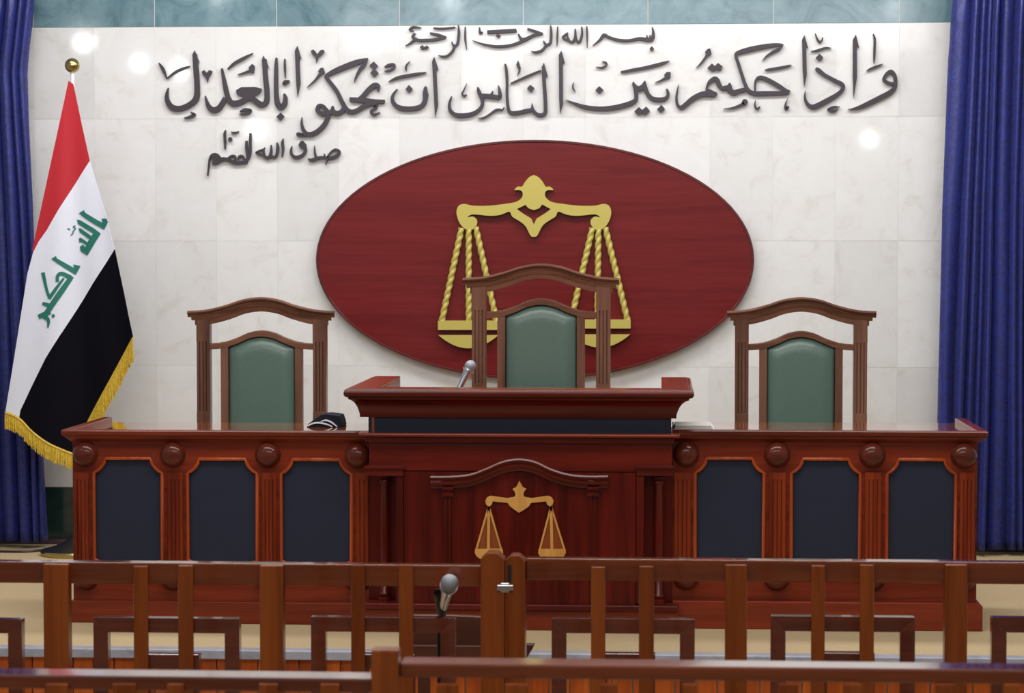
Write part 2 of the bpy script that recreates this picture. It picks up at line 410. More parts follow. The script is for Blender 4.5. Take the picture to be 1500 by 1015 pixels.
# ================================================================== OVAL PLAQUE AND GOLD SCALES
OY = WALL_Y - 0.045
cx, cz = P(782, 381, OY); rx = 321 * scale_at(OY) * 1.002; rz = 176 * scale_at(OY)
pl = thing('oval_plaque', (cx, WALL_Y, cz - rz), 'large dark red oval wooden plaque mounted on the stone wall', 'plaque')
ell = lambda k, n=96: [(cx + rx * k * math.cos(2 * math.pi * i / n), cz + rz * k * math.sin(2 * math.pi * i / n)) for i in range(n)]
MB().prism(ell(0.992), OY, WALL_Y - 0.004).build('panel', 'oval', pl, 0.004)
e1, e2 = ell(1.0), [(cx + (rx - 0.012) * math.cos(2 * math.pi * i / 96), cz + (rz - 0.012) * math.sin(2 * math.pi * i / 96)) for i in range(96)]
MB().prism(e1, OY - 0.004, WALL_Y - 0.003, [e2]).build('rim', 'ovalrim', pl, 0.003)
GY = OY - 0.03
def Z3(u, v, reg=(640, 240), s=3.627, Y=GY): return P(reg[0] + u / s, reg[1] + v / s, Y)
gs_ = thing('scales_emblem', (P(782, 300, GY)[0], OY, P(782, 510, GY)[1]), 'gold scales of justice emblem fixed on the red oval plaque', 'emblem')
half = [(513, 60), (490, 71), (468, 96), (452, 121), (430, 121), (412, 138), (440, 139), (455, 152), (452, 178), (425, 200), (380, 210), (280, 222), (190, 222), (150, 213),
        (120, 219), (105, 245), (107, 280), (123, 318), (148, 344), (185, 350), (209, 328), (213, 300), (192, 280), (164, 284), (190, 268), (280, 276), (340, 270), (385, 254), (400, 280), (440, 305), (470, 330), (490, 368), (503, 386)]
out = half + [(1030 - a, b_) for a, b_ in reversed(half)]
hole = [(471, 217.5), (425, 240), (460, 266), (500, 290), (515, 322), (530, 290), (570, 266), (605, 240.6), (559, 215.3), (545, 235), (515, 246), (485, 235)]
out = catmull(out, 3, True)
MB().prism([Z3(*p) for p in out], GY, OY - 0.001, [[Z3(*p) for p in hole]]).build('beam', 'gold', gs_, 0.004)
def rope(a, b_):
    A = Vector((Z3(*a)[0], GY + 0.012, Z3(*a)[1])); B = Vector((Z3(*b_)[0], GY + 0.012, Z3(*b_)[1]))
    N = 90; L = (B - A).length; t = (B - A).normalized(); u = t.cross(Vector((0, 1, 0))).normalized(); v_ = t.cross(u)
    mb = MB(); n = 14; vs = []; fs = []
    for i in range(N + 1):
        c = A + t * (L * i / N); ph = 2 * math.pi * L * i / N / 0.085
        for k in range(n):
            an = 2 * math.pi * k / n; r = 0.0110 + 0.0060 * abs(math.cos(an - ph)) ** 0.8
            vs.append(c + u * math.cos(an) * r + v_ * math.sin(an) * r)
    for i in range(N):
        for k in range(n): fs.append((i * n + k, i * n + (k + 1) % n, (i + 1) * n + (k + 1) % n, (i + 1) * n + k))
    fs += [tuple(range(n))[::-1], tuple(N * n + k for k in range(n))]
    mb.add(vs, fs); return mb.build('rope', 'gold', gs_, smooth=True)
for a, b_ in [((130, 340), (25, 834)), ((168, 345), (168, 834)), ((205, 336), (315, 834)), ((826, 340), (712, 830)), ((858, 345), (852, 830)), ((894, 338), (1012, 830))]: rope(a, b_)
for (xa, xb, ya, yb, pa) in [(5, 330, 833, 882, 910), (704, 1030, 827, 875, 906)]:
    MB().prism([Z3(xa, ya), Z3(xb, ya), Z3(xb, yb), Z3(xa, yb)], GY - 0.006, OY - 0.001).build('tray_bar', 'gold', gs_, 0.003)
    c = (xa + xb) / 2; h = (xb - xa) / 2 - 3
    MB().prism([Z3(c + h * (1 - i / 12), pa + 70 * (1 - abs(1 - i / 12) ** 2.0)) for i in range(25)], GY, OY - 0.001).build('pan', 'gold', gs_, 0.003)

# ================================================================== CALLIGRAPHY
CR = {'A': (220, 20, 4.06), 'B': (420, 50, 5.769), 'C': (640, 60, 7.5), 'D': (820, 60, 6.0), 'E': (980, 30, 6.767), 'F': (1150, 30, 6.767), 'G': (580, 25, 3.75), 'H': (290, 180, 6.818)}
LY = WALL_Y - 0.021
def glyph_mesh(cr, strokes=(), polys=(), blobs=(), th=1.0):
    ox, oy, s_ = CR[cr]; mb = MB(); sc = scale_at(LY) / s_
    q = lambda u, v: P(ox + u / s_, oy + v / s_, LY)
    for i, st in enumerate(strokes):
        mb.stroke([(*q(u, v), w_ * sc * 0.94) for u, v, w_ in st], LY - 0.0002 * i, WALL_Y - 0.006)
    for i, po in enumerate(polys):
        mb.prism([q(*p) for p in po], LY + 0.0001 * (i + 1), WALL_Y - 0.006)
    for u, v, r in blobs:
        mb.prism([q(u + r * math.cos(a * math.pi / 7), v + r * math.sin(a * math.pi / 7)) for a in range(14)], LY, WALL_Y - 0.006)
    return mb
def word(parent, cr, strokes=(), polys=(), blobs=(), marks=()):
    wd = glyph_mesh(cr, strokes, polys, blobs).build('word', 'letter', parent)
    for mk in marks:
        nm, c2, st, po, bl = mk
        glyph_mesh(c2, st, po, bl).build(nm, 'letter', wd)
    return wd
V = lambda *st: ('vowel_mark', None, list(st), [], [])
def mk(cr, name, strokes=(), polys=(), blobs=()): return (name, cr, strokes, polys, blobs)
vx_ = lambda px, py: (P(px, py, LY)[0], WALL_Y, P(px, py, LY)[1])
verse = thing('verse_inscription', vx_(770, 165), 'long main line of large charcoal Arabic calligraphy on the stone wall', 'lettering', 'wall lettering')
word(verse, 'F', strokes=[[(1075, 628, 34), (1020, 618, 36), (985, 592, 36), (988, 560, 34), (1022, 515, 34), (1058, 506, 36), (1088, 550, 38), (1096, 610, 40), (1086, 668, 45), (1040, 712, 50), (940, 765, 50), (840, 815, 48), (740, 858, 36), (665, 876, 16), (622, 880, 3)]],
     marks=[mk('F', 'vowel_mark', [[(806, 500, 5), (850, 475, 18), (920, 448, 18), (975, 428, 3)]]), mk('F', 'vowel_mark', [[(874, 132, 8), (890, 180, 22), (888, 300, 24), (885, 380, 20), (883, 425, 5)]])])
word(verse, 'F', polys=[[(703, 138), (735, 272), (712, 250), (714, 560), (680, 775), (672, 560), (674, 190)], [(193, 143), (230, 275), (210, 262), (216, 540), (190, 662), (176, 500), (170, 190)]],
     strokes=[[(305, 470, 22), (330, 492, 46), (372, 525, 40), (400, 545, 38), (500, 598, 40), (565, 634, 44), (572, 678, 42), (520, 730, 42), (400, 800, 48), (300, 850, 50), (250, 850, 44), (212, 812, 32), (197, 755, 20), (203, 690, 4)]],
     marks=[mk('F', 'dot', polys=[[(343, 328), (380, 368), (342, 405), (304, 367)]]), mk('F', 'vowel_mark', [[(258, 305, 6), (320, 295, 20), (400, 270, 18), (460, 272, 3)]]),
            mk('F', 'vowel_mark', [[(300, 125, 6), (318, 180, 18), (342, 212, 28), (366, 198, 18), (372, 165, 8)]]), mk('F', 'vowel_mark', [[(545, 855, 6), (480, 855, 18), (428, 882, 22), (470, 896, 24), (522, 882, 10)]])])
word(verse, 'E', strokes=[[(1203, 700, 10), (1150, 690, 40), (1090, 650, 44), (1000, 598, 44), (930, 566, 38), (890, 564, 32), (864, 590, 26), (853, 640, 20), (855, 705, 18)],
                          [(1192, 712, 34), (1100, 718, 40), (950, 720, 45), (850, 722, 45), (795, 700, 42), (760, 645, 36), (720, 530, 34), (685, 420, 34), (664, 355, 30), (672, 325, 36), (740, 300, 46), (850, 274, 50), (980, 250, 44), (1080, 240, 34), (1134, 238, 6)],
                          [(1134, 238, 8), (1095, 280, 32), (1030, 310, 26), (970, 350, 18), (922, 398, 3)],
                          [(780, 672, 20), (740, 685, 40), (690, 698, 44), (640, 715, 56), (605, 690, 60), (600, 640, 40), (606, 616, 6)],
                          [(606, 660, 60), (565, 665, 45), (525, 672, 45), (497, 640, 48), (478, 590, 46), (448, 574, 40), (402, 610, 38), (376, 665, 24), (372, 700, 20)],
                          [(476, 718, 22), (450, 735, 44), (410, 728, 56), (330, 728, 52), (240, 770, 50), (170, 830, 50), (120, 862, 42), (84, 835, 30), (74, 765, 26), (84, 690, 18), (97, 630, 4)]],
     polys=[[(370, 690), (395, 676), (476, 714), (440, 745), (380, 730)]],
     marks=[mk('E', 'dot', polys=[[(380, 470), (425, 425), (455, 450), (485, 420), (533, 455), (515, 500), (470, 482), (430, 508)]]),
            mk('E', 'vowel_mark', [[(382, 335, 26), (330, 410, 22), (268, 470, 3)]], [[(358, 312), (375, 285), (408, 275), (422, 330), (395, 352), (365, 342)]]),
            mk('E', 'vowel_mark', [[(950, 490, 8), (1000, 482, 22), (1120, 462, 22), (1190, 446, 16), (1217, 440, 3)]]),
            mk('E', 'vowel_mark', [[(745, 818, 30), (690, 845, 24), (620, 866, 14), (540, 870, 3)]], blobs=[(752, 808, 30)]),
            mk('E', 'vowel_mark', [[(857, 788, 4), (852, 840, 18), (870, 876, 24), (895, 862, 18), (902, 848, 4)]]), mk('E', 'vowel_mark', [[(1178, 765, 4), (1156, 825, 16), (1162, 872, 40), (1190, 850, 10)]])])
word(verse, 'D', strokes=[[(938, 420, 18), (952, 460, 28), (938, 500, 36), (880, 514, 38), (812, 505, 42), (772, 465, 40), (752, 405, 36), (748, 348, 10)],
                          [(748, 355, 16), (728, 400, 42), (690, 418, 45), (658, 390, 30), (643, 358, 12)], [(645, 372, 25), (666, 430, 38), (672, 500, 38), (652, 532, 42), (560, 565, 42), (450, 588, 42), (340, 593, 38), (220, 578, 34), (130, 548, 22), (50, 515, 3)]],
     marks=[mk('D', 'dot', polys=[[(347, 396), (384, 430), (347, 464), (313, 430)]]), mk('D', 'dot', polys=[[(655, 618), (695, 580), (725, 605), (760, 575), (793, 615), (752, 652), (722, 630), (690, 655)]]),
            mk('D', 'dot', polys=[[(893, 560), (926, 598), (888, 634), (855, 600)]]), mk('D', 'vowel_mark', [[(122, 360, 4), (114, 400, 14), (122, 425, 15), (138, 447, 3)]]),
            mk('D', 'vowel_mark', [[(372, 180, 6), (405, 190, 18), (408, 215, 18), (370, 232, 14), (318, 226, 4)]]), mk('D', 'vowel_mark', [[(535, 272, 14), (640, 252, 22), (760, 230, 24), (900, 195, 24), (965, 172, 4)]]),
            mk('D', 'vowel_mark', [[(938, 318, 20), (890, 345, 14), (835, 366, 3)]], [[(918, 295), (940, 272), (975, 272), (972, 325), (940, 330), (920, 310)]])])
word(verse, 'C', polys=[[(1368, 105), (1405, 240), (1383, 235), (1385, 690), (1352, 805), (1343, 640), (1340, 150)], [(1175, 238), (1218, 385), (1195, 392), (1165, 420), (1150, 290)]],
     strokes=[[(1172, 290, 40), (1175, 420, 42), (1185, 560, 42), (1192, 700, 42), (1188, 790, 45), (1145, 812, 42), (1090, 798, 42), (1052, 745, 30), (1045, 685, 6)],
              [(1047, 720, 14), (1030, 755, 36), (980, 765, 42), (900, 785, 45), (815, 788, 45), (784, 745, 38), (770, 600, 32), (770, 450, 32), (762, 320, 32), (748, 250, 20)],
              [(675, 488, 12), (690, 560, 38), (688, 620, 45), (640, 612, 48), (560, 602, 48), (500, 600, 50)], [(615, 545, 8), (600, 585, 30), (585, 605, 40)],
              [(448, 505, 14), (462, 560, 46), (492, 630, 44), (500, 690, 40), (470, 750, 42), (400, 795, 46), (300, 815, 48), (200, 808, 48), (146, 762, 42), (136, 700, 32), (150, 640, 22), (163, 605, 5)]],
     marks=[mk('C', 'dot', polys=[[(1025, 480), (1070, 515), (1038, 568), (990, 520)]]), mk('C', 'vowel_mark', [[(810, 465, 12), (900, 425, 20), (1050, 360, 22), (1145, 320, 12)]]),
            mk('C', 'vowel_mark', polys=[[(892, 212), (920, 290), (915, 335), (880, 390), (897, 320), (870, 260)]]), mk('C', 'vowel_mark', [[(327, 465, 4), (295, 540, 14), (276, 580, 20), (298, 604, 28), (326, 588, 12)]]),
            mk('C', 'vowel_mark', [[(738, 725, 8), (720, 755, 18), (680, 750, 20), (640, 760, 22), (580, 805, 22), (520, 838, 18), (450, 850, 4)]])])
word(verse, 'B', polys=[[(1245, 190), (1282, 300), (1263, 292), (1278, 600), (1253, 705), (1242, 500), (1228, 230)], [(1175, 433), (1200, 525), (1180, 512), (1152, 480)]],
     strokes=[[(1172, 445, 24), (1170, 500, 44), (1168, 560, 42), (1138, 608, 42), (1060, 628, 40), (960, 622, 42), (904, 585, 36), (892, 530, 26), (918, 482, 16), (938, 462, 4)]],
     marks=[mk('B', 'dot', polys=[[(1033, 428), (1064, 465), (1035, 498), (1003, 465)]]), mk('B', 'vowel_mark', [[(860, 402, 5), (930, 368, 22), (1040, 345, 24), (1120, 332, 20), (1180, 322, 6)]]),
            mk('B', 'vowel_mark', [[(1040, 230, 5), (1012, 260, 14), (1005, 290, 18), (1012, 310, 4)]])])
word(verse, 'B', strokes=[[(772, 490, 6), (772, 440, 38), (738, 432, 44), (690, 472, 45), (645, 525, 45), (600, 560, 36)], [(530, 550, 38), (640, 558, 44), (740, 568, 40), (828, 568, 30)],
                          [(760, 580, 20), (700, 590, 36), (650, 610, 40), (600, 642, 42), (550, 655, 40), (508, 638, 42), (470, 580, 38), (420, 480, 36), (352, 390, 34), (332, 365, 30), (347, 342, 34), (420, 305, 46), (530, 260, 50), (620, 228, 42), (685, 205, 8)],
                          [(683, 208, 8), (652, 260, 36), (612, 310, 28), (582, 370, 16), (570, 410, 3)], [(490, 610, 36), (462, 655, 42), (415, 668, 45), (388, 645, 44), (388, 605, 12)],
                          [(390, 650, 44), (340, 668, 40), (290, 672, 40)], [(300, 672, 38), (260, 650, 34), (265, 612, 34), (290, 600, 28), (318, 618, 34)], [(300, 608, 24), (325, 632, 38), (345, 665, 40), (345, 710, 40), (310, 775, 44), (250, 828, 44), (190, 846, 40), (145, 818, 32), (126, 760, 22), (128, 700, 4)]],
     polys=[[(88, 98), (122, 205), (106, 200), (115, 420), (90, 533), (80, 420), (68, 140)]], blobs=[(97, 846, 18), (122, 850, 16), (145, 852, 16)],
     marks=[mk('B', 'dot', polys=[[(735, 230), (770, 268), (738, 300), (697, 265)], [(738, 290), (775, 328), (740, 364), (705, 326)]]),
            mk('B', 'vowel_mark', [[(825, 275, 6), (860, 258, 18), (905, 255, 20), (905, 285, 20), (870, 305, 18), (822, 312, 5)], [(826, 278, 10), (860, 268, 10), (880, 268, 8)]]),
            mk('B', 'vowel_mark', [[(290, 325, 24), (240, 388, 18), (170, 450, 3)]], [[(263, 315), (285, 285), (308, 283), (322, 328), (290, 342)]]),
            mk('B', 'vowel_mark', polys=[[(203, 140), (225, 128), (245, 150), (255, 172), (285, 135), (310, 130), (318, 150), (290, 180), (268, 195), (250, 245), (243, 192), (215, 172)]]),
            mk('B', 'vowel_mark', [[(770, 600, 8), (735, 605, 24), (758, 622, 22), (712, 652, 24), (735, 680, 26), (788, 660, 6)]])])
word(verse, 'A', strokes=[[(750, 262, 12), (748, 330, 24), (748, 450, 28), (755, 530, 34), (775, 555, 38), (798, 538, 34), (803, 500, 26), (795, 475, 10)],
                          [(678, 270, 28), (685, 380, 32), (693, 460, 32), (690, 525, 34), (660, 540, 36), (620, 515, 34), (590, 495, 30), (540, 525, 36), (490, 532, 36), (462, 500, 32), (443, 420, 28), (425, 325, 12)],
                          [(445, 500, 26), (412, 558, 36), (375, 572, 36), (345, 548, 28), (326, 488, 6)],
                          [(264, 240, 28), (272, 340, 34), (278, 430, 34), (274, 500, 38), (240, 538, 36), (180, 563, 34), (130, 556, 36), (102, 520, 30), (98, 480, 20), (107, 440, 5)]],
     polys=[[(672, 248), (705, 318), (690, 312), (662, 285)], [(510, 455), (540, 437), (620, 435), (662, 445), (655, 470), (620, 492), (590, 520), (550, 490), (515, 480)], [(263, 218), (292, 290), (275, 285), (250, 245)]],
     marks=[mk('A', 'vowel_mark', [[(800, 268, 8), (800, 320, 14), (803, 385, 4)]]), mk('A', 'vowel_mark', [[(828, 396, 4), (800, 402, 14), (795, 418, 18), (828, 406, 5)]]), mk('A', 'dot', polys=[[(775, 588), (797, 610), (775, 636), (750, 612)]]),
            mk('A', 'vowel_mark', [[(532, 582, 8), (562, 570, 18), (595, 575, 18), (578, 592, 20), (530, 598, 5)]]), mk('A', 'vowel_mark', [[(460, 330, 8), (500, 295, 18), (560, 262, 18), (610, 235, 4)]]),
            mk('A', 'vowel_mark', [[(605, 333, 14), (560, 350, 10), (520, 362, 4)]], [[(585, 320), (605, 298), (620, 310), (615, 355), (590, 342)]]),
            mk('A', 'vowel_mark', polys=[[(305, 345), (320, 335), (335, 352), (350, 335), (368, 340), (362, 360), (348, 378), (340, 410), (330, 378), (310, 360)]]),
            mk('A', 'vowel_mark', [[(50, 292, 6), (75, 330, 20), (98, 388, 5)], [(100, 385, 6), (150, 345, 14), (200, 322, 12), (235, 312, 4)]]), mk('A', 'vowel_mark', [[(240, 585, 6), (262, 600, 18), (240, 612, 16), (200, 620, 5)]])])
bas = thing('opening_inscription', vx_(780, 72), 'short top line of smaller charcoal Arabic calligraphy under the green stone band', 'lettering', 'wall lettering')
word(bas, 'G', strokes=[[(1408, 55, 6), (1414, 90, 18), (1405, 122, 24), (1370, 122, 22), (1335, 118, 18), (1280, 128, 16), (1220, 125, 16), (1170, 110, 16), (1142, 98, 18), (1120, 125, 14), (1080, 157, 3)], [(1378, 98, 6), (1381, 120, 12)], [(1395, 98, 6), (1396, 120, 12)]],
     marks=[mk('G', 'dot', polys=[[(1405, 158), (1418, 174), (1406, 190), (1393, 174)]])])
word(bas, 'G', strokes=[[(1048, 50, 8), (1050, 100, 11), (1050, 168, 4)], [(1020, 52, 8), (1022, 95, 14), (1008, 136, 15), (990, 122, 14), (985, 64, 8)], [(985, 64, 8), (982, 118, 14), (962, 138, 14), (945, 115, 12), (940, 88, 6)], [(945, 85, 8), (916, 112, 13), (952, 130, 13)]])
word(bas, 'G', strokes=[[(888, 50, 6), (886, 110, 11), (884, 162, 3)], [(849, 44, 6), (852, 80, 15), (848, 140, 16), (825, 152, 16), (810, 130, 8)], [(828, 148, 14), (805, 180, 15), (770, 192, 12), (742, 188, 3)],
                        [(722, 64, 12), (760, 76, 14), (806, 90, 10)], [(806, 92, 10), (760, 98, 16), (720, 118, 20), (690, 122, 20), (672, 92, 8)], [(735, 110, 20), (700, 128, 18), (670, 142, 16), (620, 156, 15), (550, 160, 14), (480, 148, 10), (420, 128, 3)]],
     polys=[[(500, 72), (660, 63), (664, 82), (502, 92)]], marks=[mk('G', 'dot', polys=[[(560, 89), (575, 102), (562, 117), (547, 103)]]), mk('G', 'vowel_mark', [[(458, 55, 6), (462, 88, 15), (476, 80, 6)]])])
word(bas, 'G', strokes=[[(380, 52, 6), (380, 120, 12), (388, 180, 3)], [(342, 45, 6), (345, 90, 15), (336, 150, 15), (315, 156, 12), (306, 135, 6)], [(322, 150, 14), (310, 188, 15), (275, 215, 12), (232, 210, 3)],
                        [(186, 88, 10), (225, 96, 16), (274, 110, 12)], [(274, 110, 14), (220, 122, 16), (170, 126, 16), (120, 126, 18), (92, 108, 18), (105, 88, 8)], [(100, 125, 14), (75, 145, 10), (50, 158, 3)]],
     marks=[mk('G', 'dot', polys=[[(130, 165), (145, 153), (156, 163), (172, 155), (180, 168), (165, 178), (155, 172), (142, 180)]]), mk('G', 'vowel_mark', [[(138, 58, 4), (95, 54, 12), (75, 70, 12), (98, 76, 5)]]), mk('G', 'vowel_mark', [[(205, 60, 8), (260, 62, 10), (325, 55, 6)]])])
clo = thing('closing_inscription', vx_(400, 240), 'small bottom left line of charcoal Arabic calligraphy beside the oval', 'lettering', 'wall lettering')
word(clo, 'H', strokes=[[(1268, 350, 24), (1330, 348, 34), (1392, 325, 38), (1408, 285, 30), (1372, 264, 22), (1328, 290, 18), (1290, 345, 24)], [(1292, 355, 18), (1282, 390, 14), (1272, 422, 4)], [(1258, 305, 8), (1262, 340, 24), (1220, 345, 30), (1180, 355, 34), (1135, 370, 34), (1096, 358, 10)], [(1180, 350, 28), (1166, 300, 20), (1162, 225, 6)]])
word(clo, 'H', strokes=[[(1060, 220, 40), (1072, 280, 32), (1040, 325, 36), (980, 342, 36), (936, 318, 30), (928, 270, 22), (938, 230, 6)]], polys=[[(1003, 218), (1022, 184), (1048, 177), (1076, 210), (1082, 260), (1050, 255), (1015, 245)]])
word(clo, 'H', strokes=[[(850, 156, 8), (842, 200, 28), (848, 260, 26), (838, 342, 12)], [(786, 194, 10), (795, 240, 30), (788, 310, 32), (765, 345, 28), (735, 330, 24)], [(730, 220, 12), (728, 290, 28), (712, 340, 34), (680, 345, 34), (658, 318, 28), (655, 270, 16), (668, 243, 5)], [(660, 258, 12), (600, 285, 22), (584, 302, 22), (655, 322, 22)]])
word(clo, 'H', strokes=[[(522, 102, 22), (520, 200, 28), (520, 300, 28), (505, 365, 14)], [(482, 178, 22), (484, 260, 30), (495, 330, 30), (482, 405, 24)], [(485, 395, 26), (430, 395, 34), (380, 398, 38), (340, 388, 34), (300, 365, 34), (240, 362, 40), (190, 390, 48), (140, 405, 26)], [(468, 372, 18), (440, 332, 26), (410, 336, 24), (395, 368, 18)],
                        [(285, 368, 22), (328, 332, 22), (364, 330, 22), (372, 362, 18), (330, 388, 18)], [(255, 345, 12), (235, 365, 30)], [(215, 360, 44), (180, 322, 44), (138, 322, 26), (114, 365, 18), (106, 440, 18), (95, 528, 14)]], blobs=[(170, 350, 34)],
     marks=[mk('H', 'letter_upright', [[(275, 70, 8), (265, 110, 26), (268, 180, 26), (270, 262, 16)]]), mk('H', 'dot', blobs=[(320, 163, 21)]), mk('H', 'vowel_mark', [[(328, 90, 10), (365, 98, 22), (408, 86, 10)]])])

# ================================================================== FLAG
FY = 2.06
def FZ(px, py): return P(px, py, FY)
def fdepth(px, py):     # drape: soft folds running down from the peak
    k = (py - 119) / 560.0; ax = 105 + (py - 119) * 0.02
    q = (px - ax) / (20 + 90 * k)
    return 0.028 * k * math.sin(q * 3.3 + 0.6) + 0.010 * k * math.sin(q * 8 + 1.0)
fl = thing('flag_stand', (PX(107, FY, 800), FY, 0), 'red white and black flag with green script on a pole behind the desk', 'flag')
def cloth(name, poly, mat, off=0.0, th=0.004, parent=None, step=9.0):
    xs = [p[0] for p in poly]; ys = [p[1] for p in poly]
    bm = bmesh.new()
    bv = [bm.verts.new((p[0], p[1], 0)) for p in poly]
    for tr in tessellate_polygon([[Vector((p[0], p[1], 0)) for p in poly]]): bm.faces.new([bv[i] for i in tr])
    for (lo, hi, ax) in ((min(xs), max(xs), 0), (min(ys), max(ys), 1)):
        c = math.ceil(lo / step) * step + 0.137
        while c < hi:
            no = (1, 0, 0) if ax == 0 else (0, 1, 0); co = (c, 0, 0) if ax == 0 else (0, c, 0)
            bmesh.ops.bisect_plane(bm, geom=bm.verts[:] + bm.edges[:] + bm.faces[:], plane_co=co, plane_no=no); c += step
    bmesh.ops.triangulate(bm, faces=bm.faces[:])
    bm.verts.ensure_lookup_table(); bm.verts.index_update()
    vs = [(*FZ(v.co.x, v.co.y), fdepth(v.co.x, v.co.y)) for v in bm.verts]; fs = [tuple(v.index for v in f.verts) for f in bm.faces]
    bm.free()
    mb = MB(); mb.add([(a, FY - 0.035 - off + d, b_) for a, b_, d in vs], fs)
    o = mb.build(name, mat, parent or fl, smooth='full')
    md = o.modifiers.new('Solid', 'SOLIDIFY'); md.thickness = th; md.offset = 0
    es = o.modifiers.new('Split', 'EDGE_SPLIT'); es.split_angle = math.radians(50)
    return o
red = [(103, 119), (110, 124), (122, 182), (134, 236), (119, 259), (105, 281), (88, 309), (72, 337), (60, 354), (52, 370), (51, 365), (62, 312), (76, 246), (90, 181)]
white = [(134, 236), (146, 276), (158, 315), (165, 345), (171, 365), (140, 412), (110, 460), (71, 524), (50, 566), (34, 600), (32, 612), (20, 607), (12, 603), (21, 547), (30, 490), (38, 438), (44, 400), (52, 370), (60, 354), (72, 337), (88, 309), (105, 281), (119, 259)]
black = [(171, 365), (178, 398), (185, 430), (192, 465), (198, 492), (197, 498), (182, 524), (165, 555), (148, 585), (131, 616), (118, 645), (113, 668), (107, 665), (88, 656), (70, 646), (50, 631), (40, 622), (32, 612), (34, 600), (50, 566), (71, 524), (110, 460), (140, 412)]
cloth('red_stripe', red, 'f_red')
wst = cloth('white_stripe', white, 'f_white')
cloth('black_stripe', black, 'f_black')
def q1(u, v): return (u / 4.833, 280 + v / 4.833)
def strk(pts):
    c = catmull([(*q1(u, v), w_ / 4.833) for u, v, w_ in pts], 5) if len(pts) > 2 else [(*q1(u, v), w_ / 4.833) for u, v, w_ in pts]
    L, R = [], []
    for i, p in enumerate(c):
        a = c[max(0, i - 1)]; b_ = c[min(len(c) - 1, i + 1)]; dx, dy = b_[0] - a[0], b_[1] - a[1]; d = math.hypot(dx, dy) or 1; h = p[2] / 2
        L.append((p[0] - dy / d * h, p[1] + dx / d * h)); R.append((p[0] + dy / d * h, p[1] - dx / d * h))
    return L + R[::-1]
def script(poly): cloth('script_letter', poly, 'f_green', 0.0042, 0.002, wst, 7.0)
script([q1(*p) for p in [(570, 155), (605, 135), (612, 152), (700, 204), (737, 224), (733, 196), (768, 194), (778, 220), (750, 272), (690, 240), (600, 182)]])
script([q1(*p) for p in [(725, 300), (628, 455), (580, 425), (575, 392), (598, 378), (612, 398), (622, 384), (594, 362), (570, 360), (568, 333), (584, 330), (630, 362), (644, 340), (574, 290), (566, 262), (582, 264), (660, 318), (672, 298), (562, 232), (555, 200), (577, 206), (680, 265)]])
script([q1(*p) for p in [(383, 478), (415, 458), (420, 474), (500, 522), (532, 542), (530, 518), (578, 530), (545, 592), (500, 562)]])
for i_, st in enumerate([[(425, 640, 22), (427, 600, 24), (455, 582, 26), (510, 612, 34)], [(520, 602, 30), (450, 710, 38), (390, 800, 38), (330, 890, 36)], [(468, 615, 14), (415, 690, 22), (368, 758, 24)], [(372, 757, 22), (348, 690, 20), (322, 575, 26)],
           [(395, 815, 34), (320, 792, 22)], [(375, 850, 36), (292, 888, 32)], [(325, 880, 34), (362, 910, 26), (360, 962, 10)], [(545, 245, 6), (530, 252, 8), (544, 266, 8), (530, 282, 8), (526, 300, 8), (513, 312, 6)], [(492, 264, 8), (508, 272, 8)]]):
    script(strk(st))
script([(397 / 4.833 + 2.3 * math.cos(a * math.pi / 6), 280 + 880 / 4.833 + 2.6 * math.sin(a * math.pi / 6)) for a in range(12)])
def fringe(path, lo, hi, n, sway):
    mb = MB(); c = catmull(path, 30)
    for i in range(n):
        p = c[int(i / n * (len(c) - 1))]; fr = i / n * (len(c) - 1); fr -= int(fr); nx = c[min(len(c) - 1, int(i / n * (len(c) - 1)) + 1)]
        x_, y_ = p[0] + (nx[0] - p[0]) * fr, p[1] + (nx[1] - p[1]) * fr
        ln = random.uniform(lo, hi); d = fdepth(x_, y_); sw = random.uniform(-sway, sway)
        A, Bm, Bt = FZ(x_, y_ - 3), FZ(x_ + sw * 0.4, y_ + ln * 0.5), FZ(x_ + sw, y_ + ln)
        jit = random.uniform(-0.003, 0.003)
        mb.tube([(A[0], FY - 0.037 + d, A[1]), (Bm[0], FY - 0.038 + d + jit, Bm[1]), (Bt[0], FY - 0.037 + d + jit, Bt[1])], [0.0022, 0.0026, 0.0018], 4)
    for s_ in (0,):
        mb.tube([(FZ(p[0], p[1] - 1)[0], FY - 0.038 + fdepth(p[0], p[1]), FZ(p[0], p[1] - 1)[1]) for p in c[::6]], 0.005, 6)
    o = mb.build('fringe', 'fringe', fl); o['kind'] = 'stuff'; return o
fringe([(12, 604), (32, 613), (50, 631), (70, 646), (88, 656), (113, 668)], 19, 24, 230, 1.5)
fringe([(198, 496), (182, 524), (165, 555), (148, 585), (131, 616), (118, 645)], 27, 34, 260, 2.0)
px_ = PX(106, FY, 100)
MB().tube([(px_, FY, 0.01), (px_, FY, PZ(103, FY, 106))], 0.011, 12).build('pole', 'pole', fl, smooth=True)
br = 11 * scale_at(FY); bz = PZ(96, FY, 106)
MB().lathe([(0.0005, -br)] + [(br * math.cos(a * math.pi / 20), br * math.sin(a * math.pi / 20)) for a in range(-9, 10)] + [(0.0005, br)], (px_, FY, bz), 'z', 24).build('ball_finial', 'brass', fl, smooth='full')
MB().lathe([(0.168, 0.0), (0.172, 0.006), (0.172, 0.020), (0.166, 0.026), (0.150, 0.027)], (px_, FY, 0), 'z', 48).build('base_rim', 'brass', fl, smooth=True)
MB().lathe([(0.160, 0.020), (0.158, 0.028), (0.110, 0.040), (0.060, 0.062), (0.030, 0.085), (0.018, 0.10)], (px_, FY, 0), 'z', 48).build('base', 'black', fl, smooth=True)

